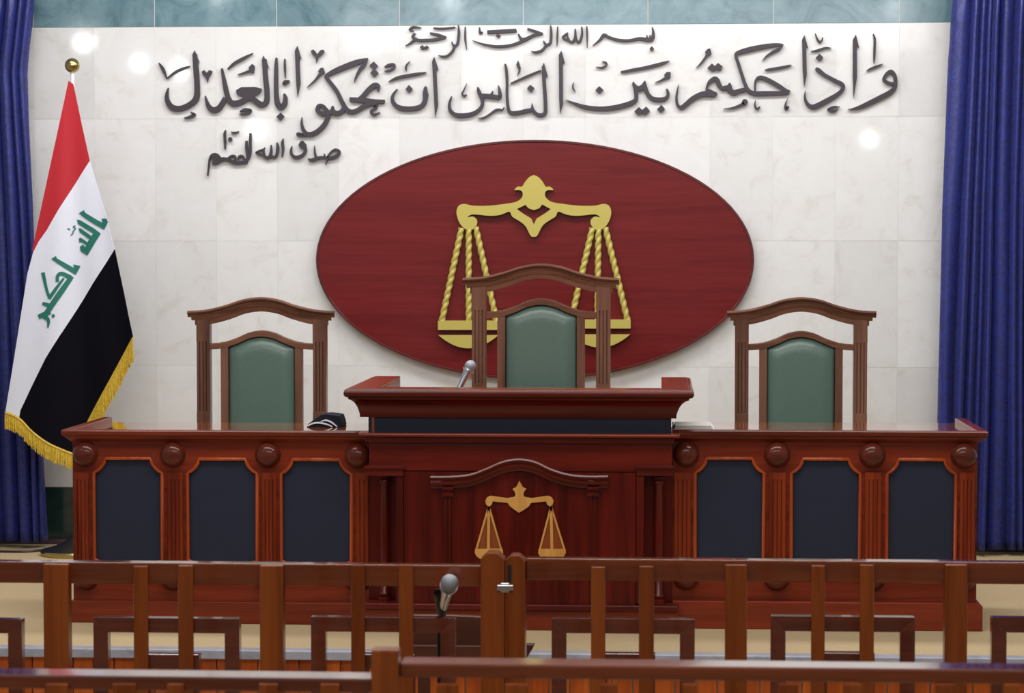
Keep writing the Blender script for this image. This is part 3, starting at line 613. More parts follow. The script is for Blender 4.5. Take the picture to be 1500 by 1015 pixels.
# ================================================================== JUDGES' CHAIRS
def arch(hw, drop, n=28, z0=0.0):
    pts = [(0, 0), (0.24, 0.16), (0.47, 0.56), (0.74, 0.90), (1.0, 1.0)]
    full = [(-a * hw, z0 - b_ * drop) for a, b_ in reversed(pts)] + [(a * hw, z0 - b_ * drop) for a, b_ in pts[1:]]
    return catmull(full, 6)
def make_chair():
    u = 0.00306                                        # metres per photographed pixel at the side chairs
    t = thing('judge_chair', (0, 0, 0), 'tall-backed walnut chair', 'chair', "judges' chairs behind the bench")
    top = 1.283; hw = 107 * u
    crest_path = arch(hw, 20.5 * u, z0=top)
    MB().sweep(crest_path, [(0, -0.01), (0, 0.030), (-0.008, 0.034), (-0.016, 0.030), (-0.018, 0.024), (-0.026, 0.022), (-0.030, 0.014), (-0.030, -0.01)], 0).build('crest_moulding', 'chair_x', t, smooth=True)
    mid_ = [(x_ * 102 / 107, z) for x_, z in crest_path]
    MB().sweep(mid_, [(-0.026, -0.015), (-0.026, 0.020), (-0.034, 0.018), (-0.040, 0.013), (-0.044, 0.012), (-0.044, -0.015)], 0).build('crest_cove', 'chair_x', t, smooth=True)
    low = [(x_ * 97.5 / 107, z) for x_, z in crest_path]
    MB().sweep(low, [(-0.020, -0.02), (-0.020, 0.012), (-0.066, 0.006), (-0.066, -0.02)], 0).build('crest_rail', 'chair_x', t, 0.002)
    for s in (-1, 1):                                   # fluted posts: a core with raised ribs
        xa, xb = s * 95 * u, s * 75.5 * u
        mb = MB().box(xa, xb, -0.004, 0.045, 0.0, top - 0.078)
        wv = (xb - xa); zt, zb_ = top - 0.205, 0.76
        mb.box(xa, xb, -0.012, 0, zt, top - 0.080); mb.box(xa, xb, -0.012, 0, 0.45, zb_)
        for k in range(4):
            a = xa + wv * (0.02 + k * 0.255); mb.box(a, a + wv * 0.19, -0.012, 0, zb_ - 0.001, zt + 0.001)
        mb.build('post', 'chair', t, 0.0012, seg=1)
    ar = arch(80 * u, 20 * u, z0=top - 62 * u * 0.80)
    MB().sweep([(x_, z) for x_, z in arch(76 * u, 19.5 * u, z0=top - 0.152)], [(0, -0.03), (0, 0.004), (-0.004, 0.007), (-0.028, 0.006), (-0.028, -0.03)], 0).build('arched_rail', 'chair_x', t, 0.0015)
    for s in (-1, 1):
        MB().box(s * 60 * u, s * 49 * u, -0.004, 0.032, 0.48, top - 0.152 - 0.70 * 19.5 * u - 0.012).build('stile', 'chair', t, 0.002)
    # padded leather back
    hwp = 49.3 * u; n = 24; zb_ = 0.52; vs = []; fs = []
    def ptop(x_):
        a = abs(x_) / (76 * u); tt = [(0, 0), (0.24, 0.16), (0.47, 0.56), (0.74, 0.90), (1, 1)]
        for (a0, b0), (a1, b1) in zip(tt, tt[1:]):
            if a <= a1: return top - 0.152 - 0.026 - (b0 + (b1 - b0) * (a - a0) / (a1 - a0)) * 19.5 * u
        return 0
    for j in range(n + 1):
        for i in range(n + 1):
            x_ = -hwp + 2 * hwp * i / n; zt = ptop(x_); z = zb_ + (zt - zb_) * j / n
            ed = min(1, (hwp - abs(x_)) / 0.055) ; ez = min(1, (zt - z) / 0.06 if zt > z else 0)
            bl = math.sin(math.pi / 2 * max(0, min(ed, 1))) * math.sin(math.pi / 2 * max(0, min(1, ez))) 
            vs.append((x_, 0.012 - 0.022 * bl - 0.004 * math.cos(x_ / hwp * 1.5), z))
    for j in range(n):
        for i in range(n): fs.append((j * (n + 1) + i, j * (n + 1) + i + 1, (j + 1) * (n + 1) + i + 1, (j + 1) * (n + 1) + i))
    mb = MB(); mb.add(vs, fs); o = mb.build('upholstered_back', 'leather', t, smooth='full')
    md = o.modifiers.new('Solid', 'SOLIDIFY'); md.thickness = 0.02; md.offset = -1
    MB().box(-0.27, 0.27, -0.50, 0.0, 0.42, 0.50).build('seat', 'leather', t, 0.02)
    MB().box(-0.28, 0.28, -0.50, 0.0, 0.36, 0.42).build('seat_frame', 'chair_x', t, 0.004)
    for s in (-1, 1):
        MB().box(s * 0.23, s * 0.28, -0.49, -0.44, 0.0, 0.36).build('leg', 'chair', t, 0.003)
        MB().box(s * 0.255, s * 0.295, -0.48, -0.01, 0.64, 0.68).build('armrest', 'chair', t, 0.006)
        MB().box(s * 0.26, s * 0.29, -0.44, -0.40, 0.36, 0.64).build('arm_support', 'chair', t, 0.003)
    return t
CY = 1.30
def zfloor(top_px, px, Y): return PZ(top_px, Y, px) - 1.283
ch = make_chair()
c2 = copy_tree(ch); c3 = copy_tree(ch)
ch['label'] = 'walnut chair with green leather back at the left side desk'
c2['label'] = 'walnut chair with green leather back standing higher behind the centre desk'
c3['label'] = 'walnut chair with green leather back at the right side desk'
ch.location = (PX(383, CY, 500), CY, 0)
dz = PZ(435, CY, 383) - 1.283
ch.scale = (1.02, 1, (1.283 + dz) / 1.283)
c3.location = (PX(1173.5, CY, 500), CY, 0); c3.scale = (1.012, 1, (PZ(435, CY, 1173)) / 1.283)
C2Y = 0.95
c2.scale = (1.04, 1, 1.0); c2.location = (PX(792.5, C2Y, 450), C2Y, PZ(386, C2Y, 792) - 1.283)
pf = MB().box(-0.40, 0.54, 0.30, 1.08, 0.0, PZ(386, C2Y, 792) - 1.283).build('platform', 'desk_x'); tag(pf, 'low wooden platform under the raised centre chair', 'platform')

# ================================================================== SIDE DESKS
def side_desk(xl, xr, tipl, tipr, panels, pil, bosses, label, outer):
    """xl/xr body edges, tipl/tipr cornice tips, in photo pixels on the desk-front plane; outer = 'l' or 'r'"""
    xm = (xl + xr) / 2; Y = 0.0
    X = lambda p: PX(p, Y, 740); Zp = lambda y: PZ(y, Y, xm)
    t = thing('side_desk', (X(xm), 0.3, 0), label, 'desk', 'side desks of the bench')
    D = 0.66; L, R = X(xl), X(xr); TL, TR = X(tipl), X(tipr)
    zt = Zp(629.5)
    MB().box(L, R, 0.02, D - 0.05, 0.02, zt - 0.03).build('body', 'desk_x', t)
    # polygon face frame with three notched openings
    s_ = scale_at(0)
    def notch(xa, xb, ya, yb, r=30):
        pts = []
        bx = {0: xa - 12, 1: xb + 12}
        def arc(cx_, cy_, a0, a1):
            return [(cx_ + r * math.cos(math.radians(a0 + (a1 - a0) * k / 6)), cy_ + r * math.sin(math.radians(a0 + (a1 - a0) * k / 6))) for k in range(7)]
        pts += arc(xa - 12, ya - 6, 12, 66)[::-1]          # top-left, around the boss
        pts += arc(xb + 12, ya - 6, 168, 114)
        pts += arc(xb + 12, yb + 6, 246, 192)
        pts += arc(xa - 12, yb + 6, 348, 294)
        xs_ = []
        for p in pts: xs_.append((min(max(p[0], xa), xb), min(max(p[1], ya), yb)))
        return xs_
    holes = []
    for (xa, xb) in panels:
        pts = notch(xa, xb, 672, 842); pts = pts[::-1]
        hp = [(X(p[0]), Zp(p[1])) for p in pts]; holes.append(hp)
    cuts = [L] + [X((panels[k][1] + panels[k + 1][0]) / 2) for k in range(2)] + [R]
    fmb = MB()
    for k in range(3):
        fmb.prism([(cuts[k], Zp(880)), (cuts[k + 1], Zp(880)), (cuts[k + 1], Zp(640)), (cuts[k], Zp(640))], -0.002, 0.02, [holes[k]])
    fmb.build('face_frame', 'desk_x', t)
    for hp, (xa, xb) in zip(holes, panels):
        p_ = MB().box(X(xa - 1), X(xb + 1), 0.010, 0.0205, Zp(844), Zp(670)).build('panel', 'navy', t)
        p_['label'] = 'dark navy leather inset panel'
        loop = hp + [hp[0]]
        MB().tube([(a, -0.001, b_) for a, b_ in loop], 0.0075, 8, False).build('panel_beading', 'bead', t, smooth='full')
    for (xa, xb) in pil:
        mb = MB(); wv = xb - xa
        mb.pbox(xa, 692, xb, 836, -0.008, 0.008)
        nf = 4 if wv > 20 else 3
        mb.pbox(xa, 692, xb, 703, -0.014, 0.008); mb.pbox(xa, 826, xb, 836, -0.014, 0.008)
        for k in range(nf):
            a = xa + wv * k / nf; mb.pbox(a + wv * 0.03, 702, a + wv / nf - wv * 0.03, 827, -0.014, 0.008)
        mb.build('pilaster', 'desk_z', t, 0.001, seg=1)
    r = 18.6 * s_
    for bxp in bosses:
        for yy in (666, 847):
            MB().lathe([(r * 1.05, 0.0), (r * 1.04, 0.002), (r, 0.004), (r * 0.97, 0.016), (r * 0.85, 0.028), (r * 0.62, 0.038), (r * 0.32, 0.043), (0.0008, 0.0445)], (X(bxp), -0.001, Zp(yy)), 'y', 28).build('boss', 'boss', t, smooth=True)
    # cornice, running round the front and the outer end
    prof = [(0, 0.0), (0, 0.040), (-0.006, 0.044), (-0.016, 0.044), (-0.022, 0.040), (-0.026, 0.032), (-0.034, 0.026), (-0.044, 0.012), (-0.050, 0.004), (-0.050, 0.0)]
    prof = [(a_, b2 * 0.86) for a_, b2 in prof]
    mb = MB()
    def run(path3, outdir):
        vs = []; m_ = len(prof)
        for (x_, y_, ox_, oy_) in path3:
            for dz_, o_ in prof: vs.append((x_ + ox_ * o_, y_ + oy_ * o_, zt + dz_))
        fs = []
        for i in range(len(path3) - 1):
            for k in range(m_): fs.append((i * m_ + k, i * m_ + (k + 1) % m_, (i + 1) * m_ + (k + 1) % m_, (i + 1) * m_ + k))
        fs += [tuple(range(m_))[::-1], tuple((len(path3) - 1) * m_ + k for k in range(m_))]
        mb.add(vs, fs)
    if outer == 'l': run([(L, D, -1, 0), (L, 0, -1, -1), (R, 0, 0, -1)], 0)
    else: run([(L, 0, 0, -1), (R, 0, 1, -1), (R, D, 1, 0)], 0)
    mb.build('cornice', 'desk_x', t, 0.0015)
    ix0, ix1 = (L + 0.006, R) if outer == 'l' else (L, R - 0.006)
    MB().box(ix0, ix1, 0.004, D, zt - 0.045, zt - 0.020).build('desktop', 'top', t)
    # raised side lip
    e = (L - 0.030, L + 0.008) if outer == 'l' else (R - 0.008, R + 0.030)
    MB().box(e[0], e[1], -0.030, D, zt - 0.03, zt + 0.0012).build('side_lip', 'desk_y', t, 0.003)
    pe = 8 * s_
    mb = MB(); z1, z2 = Zp(880), Zp(884)
    a, b_ = (L - pe, R) if outer == 'l' else (L, R + pe)
    mb.prism([(a, 0.0), (b_, 0.0), (b_, z2), (b_ - (pe if outer == 'r' else 0), z1), (a + (pe if outer == 'l' else 0), z1), (a, z2)], -0.035, D)
    mb.build('plinth', 'desk_x', t, 0.003)
    return t, zt
dl, ztl = side_desk(107, 541, 93, 541, [(138, 238), (275, 377), (412, 515)], [(108, 130), (245, 268), (383, 405), (521, 540)], [126, 254, 393, 524],
          'mahogany side desk with navy panels left of the centre desk', 'l')
dr, ztr = side_desk(985, 1431, 985, 1442, [(1018, 1119), (1159, 1260), (1299, 1400)], [(987, 1012), (1126, 1151), (1267, 1291), (1406, 1428)], [1005, 1138, 1277, 1411],
          'mahogany side desk with navy panels right of the centre desk', 'r')

# ================================================================== CENTRE DESK
BY = -0.10
ct = thing('centre_desk', (PX(762, BY, 740), 0.2, 0), 'tall dark mahogany centre desk with inlaid pale wooden scales', 'desk')
Xc = lambda p, y=740: PX(p, BY, y); Zc = lambda y: PZ(y, BY, 762)
MB().box(Xc(592), Xc(931), BY, -0.04, 0.0, Zc(690)).build('front_panel', 'centre_z', ct)
MB().box(Xc(541), Xc(984), BY, -0.046, Zc(692), Zc(640)).build('frieze', 'centre_x', ct, 0.002)
MB().box(PX(541.5, 0, 740), PX(984.8, 0, 740), -0.005, 0.24, 0.0, Zc(634)).build('carcass', 'centre_z', ct)
for s, (a, b_, i0, i1) in {'l': (535, 591, 545, 580), 'r': (932, 986, 943, 978)}.items():        # niche frames
    mb = MB().pbox(a, 685, b_, 697, BY - 0.018, 0.02)
    mb.build('niche_lintel', 'centre_x', ct, 0.003)
    MB().pbox(a - 2, 683, b_ + 2, 687, BY - 0.026, 0.03).build('niche_cap', 'centre_x', ct, 0.002)
    if s == 'l': MB().pbox(i1, 697, b_, 884, BY - 0.012, 0.02).build('niche_jamb', 'centre_z', ct, 0.002)
    else: MB().pbox(a, 697, i0, 884, BY - 0.012, 0.02).build('niche_jamb', 'centre_z', ct, 0.002)
    cxp = 561 if s == 'l' else 965
    zt_, zb_ = Zc(698), Zc(884); rr = 7.5 * scale_at(BY)
    prof = [(rr * 1.35, 0), (rr * 1.35, 0.014), (rr * 1.0, 0.018), (rr * 1.25, 0.026), (rr * 1.25, 0.032), (rr * 0.95, 0.040), (rr * 0.95, zt_ - zb_ - 0.034), (rr * 1.2, zt_ - zb_ - 0.028), (rr * 1.2, zt_ - zb_ - 0.020), (rr * 1.0, zt_ - zb_ - 0.016), (rr * 1.45, zt_ - zb_ - 0.008), (rr * 1.45, zt_ - zb_)]
    MB().lathe(prof, (Xc(cxp), BY + 0.045, zb_), 'z', 20).build('column', 'centre_z', ct, smooth=True)
MB().box(Xc(531), Xc(994), BY - 0.03, -0.038, Zc(893), Zc(884)).build('plinth_moulding', 'centre_x', ct, 0.004)
MB().box(Xc(531), Xc(994), BY - 0.02, -0.038, 0.0, Zc(893)).build('plinth', 'desk_x', ct, 0.003)
# string course, dark band, cove and bullnose top
MB().box(Xc(526), Xc(996), BY - 0.040, -0.047, Zc(640), Zc(634.0)).build('string_course', 'desk_x', ct, 0.006, seg=3)
MB().box(Xc(536), Xc(988), BY - 0.022, -0.047, Zc(648), Zc(640)).build('string_cove', 'centre_x', ct, 0.003)
MB().box(Xc(540), Xc(983), BY + 0.0, 0.24, Zc(634.2), Zc(611)).build('navy_band', 'navy', ct)
MB().box(Xc(545), Xc(549), BY - 0.004, BY + 0.01, Zc(634.2), Zc(612)).build('band_batten', 'inlay_dk', ct)
ovh = 36 * scale_at(BY)
TY = BY - 0.012
zb0, zt0 = PZ(612, TY, 762), PZ(571, TY - ovh, 762)
L, R = PX(527, TY, 600), PX(991, TY, 600); hh = zt0 - zb0
prof = [(0.0, -0.02), (0, 0), (0.10, 0.001), (0.22, 0.06), (0.38, 0.17), (0.52, 0.34), (0.60, 0.52), (0.63, 0.62), (0.64, 0.70), (0.70, 0.72), (0.74, 0.90), (0.80, 0.98), (0.87, 1.0), (0.94, 0.97), (0.985, 0.90), (1.0, 0.80), (1.0, -0.02)]
ovl = L - PX(503, TY - ovh, 575); ovr = PX(1017, TY - ovh, 575) - R
vs, fs = [], []; m_ = len(prof); BK = 0.70
path = [(L, BK, -1, 0, ovl), (L, TY, -1, -1, ovl), (R, TY, 1, -1, ovr), (R, BK, 1, 0, ovr)]
for (x_, y_, ox_, oy_, o_) in path:
    for hz, oo in prof: vs.append((x_ + ox_ * oo * o_, y_ + oy_ * oo * ovh, zb0 + hz * hh))
for i in range(3):
    for k in range(m_): fs.append((i * m_ + k, i * m_ + (k + 1) % m_, (i + 1) * m_ + (k + 1) % m_, (i + 1) * m_ + k))
fs += [tuple(range(m_))[::-1], tuple(3 * m_ + k for k in range(m_))]
mb = MB(); mb.add(vs, fs); mb.build('cornice', 'centre_x', ct, smooth=True)
wl = 41 * scale_at(TY - ovh)
yf_ = TY - ovh * 0.75
for (xo_, xi_, xn_) in ((L - ovl * 0.72, L - ovl * 0.72 + wl, L + 0.006), (R + ovr * 0.72, R + ovr * 0.72 - wl, R - 0.006)):
    MB().box(xo_, xi_, yf_, BK, zt0 - 0.010, zt0 + 0.002).box(xn_, xi_, TY + 0.01, BK, zt0 - 0.09, zt0 - 0.008).build('side_ledge', 'desk_y', ct, 0.003)
MB().box(L - ovl * 0.7 + wl, R + ovr * 0.7 - wl, yf_, yf_ + 0.11, zt0 - 0.010, zt0 + 0.0015).build('front_ledge', 'desk_x', ct, 0.003)
ZD = zt0 - 0.065
MB().box(L + 0.004, R - 0.004, TY + 0.004, BK - 0.02, ZD - 0.03, ZD).build('desktop', 'top', ct)
# carved pediment
KY = BY
def K(u, v, Y=KY): return P(620 + u / 5.357, 660 + v / 5.357, Y)
ped = catmull([(62, 192), (180, 192), (300, 186), (400, 168), (510, 125), (630, 75), (752, 56), (875, 75), (1000, 132), (1110, 168), (1220, 186), (1330, 190), (1450, 188)], 6)
MB().sweep([K(*p) for p in ped], [(0, 0), (0, 0.034), (-0.006, 0.038), (-0.014, 0.034), (-0.018, 0.026), (-0.022, 0.026), (-0.026, 0.030), (-0.034, 0.026), (-0.042, 0.014), (-0.046, 0.012), (-0.052, 0.010), (-0.052, 0)], KY).build('pediment_moulding', 'centre_x', ct, smooth=True)
for (a, b_) in ((148, 236), (1286, 1380)):
    mb = MB(); c = (a + b_) / 2
    q = lambda u0, v0, u1, v1, o_, d_: mb.pbox(620 + u0 / 5.357, 660 + v0 / 5.357, 620 + u1 / 5.357, 660 + v1 / 5.357, KY - o_, d_)
    q(a, 285, b_, 312, 0.022, 0.022); q(a + 8, 312, b_ - 8, 336, 0.016, 0.016); q(a - 2, 336, b_ + 2, 362, 0.020, 0.020)
    q(a + 14, 362, b_ - 14, 1200, 0.008, 0.008); q(a + 20, 362, a + 36, 1200, 0.014, 0.014); q(b_ - 36, 362, b_ - 20, 1200, 0.014, 0.014)
    mb.build('carved_column', 'centre_z', ct, 0.002)
# inlaid scales
hl = [(755, 235), (742, 262), (730, 285), (700, 300), (718, 322), (724, 345), (716, 362), (660, 372), (590, 362), (530, 354), (500, 366), (487, 395), (494, 425), (515, 437), (538, 424), (546, 398), (600, 404), (664, 410), (680, 436), (715, 462), (752, 487)]
outl = hl + [(1510 - a, b_) for a, b_ in reversed(hl[1:-1])]
inl = MB().prism([K(*p) for p in outl], KY - 0.006, KY + 0.001).build('inlaid_scales', 'inlay', ct, 0.0012); inl['label'] = 'pale wooden inlaid scales'
sc_ = scale_at(KY) / 5.357
for (ap, ll, rr_, mid, pan) in [((515, 436), (414, 785), (614, 780), (512, 775), [(408, 770), (622, 768), (628, 800), (612, 832), (575, 858), (520, 868), (460, 856), (420, 830), (404, 800)]),
                                ((1003, 436), (912, 785), (1110, 780), (1010, 775), [(905, 770), (1118, 770), (1120, 802), (1100, 836), (1065, 858), (1012, 868), (958, 858), (920, 834), (902, 805)])]:
    MB().prism([K(*ap), K(*rr_), K(*ll)], KY - 0.002, KY + 0.001).build('inlay_ground', 'inlay_dk', inl)
    for e in (ll, rr_, mid):
        w_ = 15 if e is not mid else 22
        MB().stroke([(*K(*ap), w_ * sc_), (*K(*e), w_ * sc_)], KY - 0.006, KY + 0.001).build('chain', 'inlay', inl)
    MB().prism([K(*p) for p in pan], KY - 0.007, KY + 0.001).build('pan', 'inlay', inl, 0.001)

# ================================================================== THINGS ON THE DESKS
def microphone(name, A, B, r, label, stand=None):
    A, B = Vector(A), Vector(B)            # A = tail, B = centre of the ball
    t = thing(name, A if stand is None else stand, label, 'microphone', 'microphones')
    d = (B - A).normalized(); L = (B - A).length
    MB().tube([A, A + d * (L * 0.5), B - d * r * 1.15, B - d * r * 0.8], [r * 0.50, r * 0.60, r * 0.80, r * 0.86], 18).build('handle', 'steel', t, smooth=True)
    MB().tube([B - d * r * 0.98, B - d * r * 0.72], r * 1.03, 20).build('collar', 'steel', t, smooth=True)
    vs = [B + d * (-r * 0.8)]
    pts = [B + d * (r * 1.05 * math.sin(a * math.pi / 16)) for a in range(-7, 9)]
    rs = [max(0.0006, r * 1.0 * math.cos(a * math.pi / 16)) for a in range(-7, 9)]
    MB().tube(pts, rs, 20).build('mesh_ball', 'mesh', t, smooth='full')
    return t
my = 0.06
hd = P(689, 536, my); tl = P(671, 570, my)
m1 = microphone('microphone', (tl[0], my - 0.02, tl[1] - 0.01), (hd[0], my, hd[1]), 0.0225, 'silver microphone leaning on a stand on the centre desk', (tl[0], my, ZD))
MB().tube([(tl[0], my - 0.02, tl[1] - 0.012), (tl[0] + 0.004, my - 0.018, ZD + 0.02)], 0.008, 10).build('neck', 'black', m1, smooth=True)
MB().lathe([(0.05, 0), (0.05, 0.010), (0.04, 0.016), (0.012, 0.022)], (tl[0] + 0.004, my - 0.018, ZD), 'z', 24).build('base', 'black', m1, smooth=True)
# folded sash / cap on the left desk
zl = ztl - 0.0195; KYs = 0.42
def KS(px, py): return P(px, py, KYs)
zoff = zl - KS(474, 621.0)[1]
cp = thing('folded_robe', (KS(474, 620)[0], KYs, zl), 'black cloth with white bands folded on the left side desk', 'cloth')
T2 = lambda p: (KS(*p)[0], KS(*p)[1] + zoff)
MB().prism([T2(p) for p in [(449, 621), (452, 616), (461, 609), (470, 603), (480, 602.5), (497, 604.5), (500, 613), (501.5, 621)]], KYs, KYs + 0.14).build('cloth_body', 'black_cloth', cp, 0.006, seg=3)
for st in ([(451, 619.5, 1.6), (457, 616, 2.2), (465, 614.5, 2.4), (474, 615.5, 2.4), (482, 618, 2.0), (487, 620.5, 1.2)], [(470, 612.6, 1.2), (477, 611, 2.2), (484, 613, 2.4), (490, 617, 2.2), (494, 620.5, 1.4)]):
    MB().stroke([(*T2((a, b_)), w_ * scale_at(KYs)) for a, b_, w_ in st], KYs - 0.006, KYs + 0.02).build('white_band', 'white_cloth', cp, 0.001)
# papers on the right desk
zr = ztr - 0.0195; py_ = 0.25
pp = thing('paper_stack', (PX(1015, py_, 622), py_, zr), 'thin stack of papers lying on the right side desk by the centre desk', 'papers')
xa, xb = PX(986, py_, 622), PX(1046, py_, 622)
for k in range(3):
    MB().box(xa + 0.004 * k, xb - 0.006 * k, py_ - 0.10 + 0.005 * k, py_ + 0.12, zr + 0.0075 * k, zr + 0.0075 * k + 0.0068).build('sheaf', 'paper', pp, 0.001)
MB().box(xa - 0.003, xa + 0.002, py_ - 0.10, py_ + 0.12, zr, zr + 0.021).build('folder_spine', 'black', pp)
# cable and thin black line along the foot of the wall
def cable(pts, label):
    tag(MB().tube(catmull(pts, 8), 0.006, 6).build('cable', 'black', smooth=True), label, 'cable', 'black cables on the carpet')
cable([(PX(1425, 1.95, 810), 1.95, 0.006), (PX(1460, 2.0, 810), 2.03, 0.006), (PX(1500, 2.0, 810), 1.98, 0.006), (PX(1600, 2.0, 810), 2.0, 0.006)], 'black cable on the carpet below the right curtain')
cable([(PX(-80, 2.1, 810), 2.12, 0.006), (PX(0, 2.1, 810), 2.10, 0.006), (PX(40, 2.1, 810), 2.11, 0.006), (PX(64, 2.1, 806), 2.2, 0.006)], 'thin black line on the carpet below the left curtain')  # thin black tube drawn as the dark line at the left curtain's foot

# ================================================================== RAILINGS
R1 = -2.45
def railing(name, label, top_l, top_r, x0, x1, posts, slats, frames, Y, base_z, face_px, rail_dep, px_top):
    t = thing(name, (PX((x0 + x1) / 2, Y, 850), Y, base_z), label, 'railing', 'wooden railings of the court')
    s_ = scale_at(Y); zt = PZ((top_l + top_r) / 2, Y, (x0 + x1) / 2)
    X = lambda p: PX(p, Y, 880)
    MB().box(X(x0), X(x1), Y, Y + rail_dep, zt - face_px * s_, zt).build('top_rail', 'rail_x', t, 0.005, seg=3)
    MB().box(X(x0), X(x1), Y + 0.01, Y + rail_dep - 0.01, base_z + 0.06, base_z + 0.11).build('bottom_rail', 'rail_x', t, 0.004)
    for a, b_, ty in posts:
        MB().box(X(a), X(b_), Y - 0.022, Y + 0.03, base_z, PZ(ty, Y, (a + b_) / 2)).build('post', 'rail_z', t, 0.004, seg=3)
    for a, b_, ty in slats:
        MB().box(X(a), X(b_), Y - 0.016, Y, base_z + 0.06, PZ(ty, Y, (a + b_) / 2)).build('slat', 'rail_z', t, 0.003)
    for a, b_, ty, th, by in frames:                  # mitred square frames behind the slats
        za, zb_ = PZ(ty, Y + 0.02, (a + b_) / 2), by; h = th * s_
        xa_, xb_ = X(a), X(b_)
        for poly in ([(xa_, za), (xb_, za), (xb_ - h, za - h), (xa_ + h, za - h)], [(xa_, zb_), (xa_, za), (xa_ + h, za - h), (xa_ + h, zb_ + h)], [(xb_, za), (xb_, zb_), (xb_ - h, zb_ + h), (xb_ - h, za - h)], [(xb_, zb_), (xa_, zb_), (xa_ + h, zb_ + h), (xb_ - h, zb_ + h)]):
            MB().prism(poly, Y + 0.002, Y + 0.040).build('frame_bar', 'rail_fr', t, 0.002)
    return t
def chamfer_post(t, a, b_, ty, Y, mat='rail_z', yo=-0.030):
    xa_, xb_ = PX(a, Y, 860), PX(b_, Y, 860); z = PZ(ty, Y, (a + b_) / 2); c = (xb_ - xa_) * 0.28
    return MB().prism([(xa_, HALL_Z), (xb_, HALL_Z), (xb_, z - c), (xb_ - c, z - c * 0.1), (xb_ - c * 1.3, z), (xa_ + c * 1.3, z), (xa_ + c, z - c * 0.1), (xa_, z - c)], Y + yo, Y + 0.045).build('gate_post', mat, t, 0.004)
FB = 0.02
ra = railing('railing', 'middle wooden railing left of the latched gate posts', 823.5, 823, -560, 705, [(66, 102, 825), (382, 416, 827), (-250, -216, 825), (-560, -526, 825)], [(197, 218, 828), (262, 284, 827), (515, 535, 826), (585, 606, 826), (-120, -99, 828), (-55, -33, 828), (-437, -416, 828), (-372, -350, 828)],
        [(-183, 31, 905, 21, FB), (-500, -290, 905, 21, FB), (136, 350, 904, 22, FB), (455, 667, 903, 22, FB), (198, 291, 957, 22, 0.13), (517, 608, 957, 22, 0.13)], R1, HALL_Z, 32, 0.055, 0)
rb = railing('railing', 'middle wooden railing right of the latched gate posts', 824, 823, 770, 2090, [(1062, 1094, 826), (1383, 1416, 826), (1705, 1738, 826), (2056, 2090, 826)], [(866, 887, 829), (936, 958, 828), (1188, 1208, 827), (1259, 1280, 826), (1510, 1532, 826), (1582, 1602, 826), (1832, 1854, 826), (1904, 1925, 826)],
        [(808, 1018, 905, 22, FB), (1129, 1341, 902, 22, FB), (1453, 1663, 904, 22, FB), (1775, 1985, 904, 22, FB), (868, 960, 956, 22, 0.13), (1190, 1282, 955, 22, 0.13)], R1, HALL_Z, 32, 0.055, 0)
chamfer_post(ra, 705, 739.5, 808, R1)
chamfer_post(rb, 740.5, 770, 812, R1)
lt = MB().pbox(728, 857, 752, 865, R1 - 0.040, 0.012).pbox(733, 854, 746, 868, R1 - 0.034, 0.006).build('latch', 'steel', ra, 0.002); lt['label'] = 'small metal latch'
MB().pbox(743.5, 827, 749, 853, R1 - 0.0325, 0.004).build('gap_shade_strip', 'black', rb, 0.001)  # black strip standing in for the shade in the gap between the gate posts
R2 = -4.45
rc = railing('railing', 'front wooden railing left of its raised post, lowest in view', 987, 987, -800, 546, [(545, 585, 950)], [(68, 100, 1000), (165, 200, 1000), (245, 270, 1000), (380, 408, 1000), (470, 498, 1000), (-60, -30, 1000), (-220, -190, 1000), (-400, -370, 1000), (-580, -550, 1000), (-800, -765, 1000)], [], R2, HALL_Z, 21, 0.085, 0)
rd = railing('railing', 'front wooden railing right of its raised post, lowest in view', 981, 981, 585, 2300, [], [(640, 672, 1000), (740, 775, 1000), (880, 905, 1000), (1000, 1022, 1000), (1140, 1170, 1000), (1235, 1262, 1000), (1370, 1400, 1000), (1470, 1495, 1000), (1600, 1630, 1000), (1760, 1790, 1000), (1930, 1960, 1000), (2100, 2130, 1000), (2265, 2300, 1000)], [], R2, HALL_Z, 21, 0.085, 0)

# ================================================================== WITNESS TABLE AND MICROPHONE BEHIND THE RAILING
WY = -1.55
tb = thing('low_table', (PX(700, WY, 930), WY, HALL_Z), 'old dark brown wooden stand behind the gate posts of the railing', 'stand')
X = lambda p: PX(p, WY, 930); Zw = lambda y: PZ(y, WY, 700)
MB().prism([(X(600), Zw(946)), (X(752), Zw(946)), (X(752), Zw(912)), (X(735), Zw(907)), (X(700), Zw(903.5)), (X(660), Zw(902)), (X(600), Zw(902))], WY, WY + 0.03).build('upper_board', 'oldwood', tb, 0.003)
MB().box(X(598), X(756), WY - 0.012, WY + 0.02, Zw(990), Zw(945)).build('lower_board', 'oldwood', tb, 0.003)
for s in (-1, 1):
    xo = X(756) if s > 0 else X(612)
    MB().prism([(xo - s * 0.03, HALL_Z), (xo + s * 0.022, HALL_Z), (xo + s * 0.024, Zw(968)), (xo + s * 0.040, Zw(960)), (xo + s * 0.054, Zw(950)), (xo + s * 0.062, Zw(943)), (xo - s * 0.03, Zw(943))] if s > 0 else [(xo, HALL_Z), (xo + 0.04, HALL_Z), (xo + 0.04, Zw(985)), (xo, Zw(985))], WY - 0.006, WY + 0.03).build('leg', 'oldwood', tb, 0.003)
    MB().box(xo - 0.02, xo + 0.02, WY + 0.02, WY + 0.28, HALL_Z, HALL_Z + 0.05).build('foot', 'oldwood', tb, 0.003)
ny = -1.95
ny = R1 + 0.10; fy_ = R1 - 0.085
hb_ = P(658.5, 854, fy_); tb_ = P(648, 893, ny)
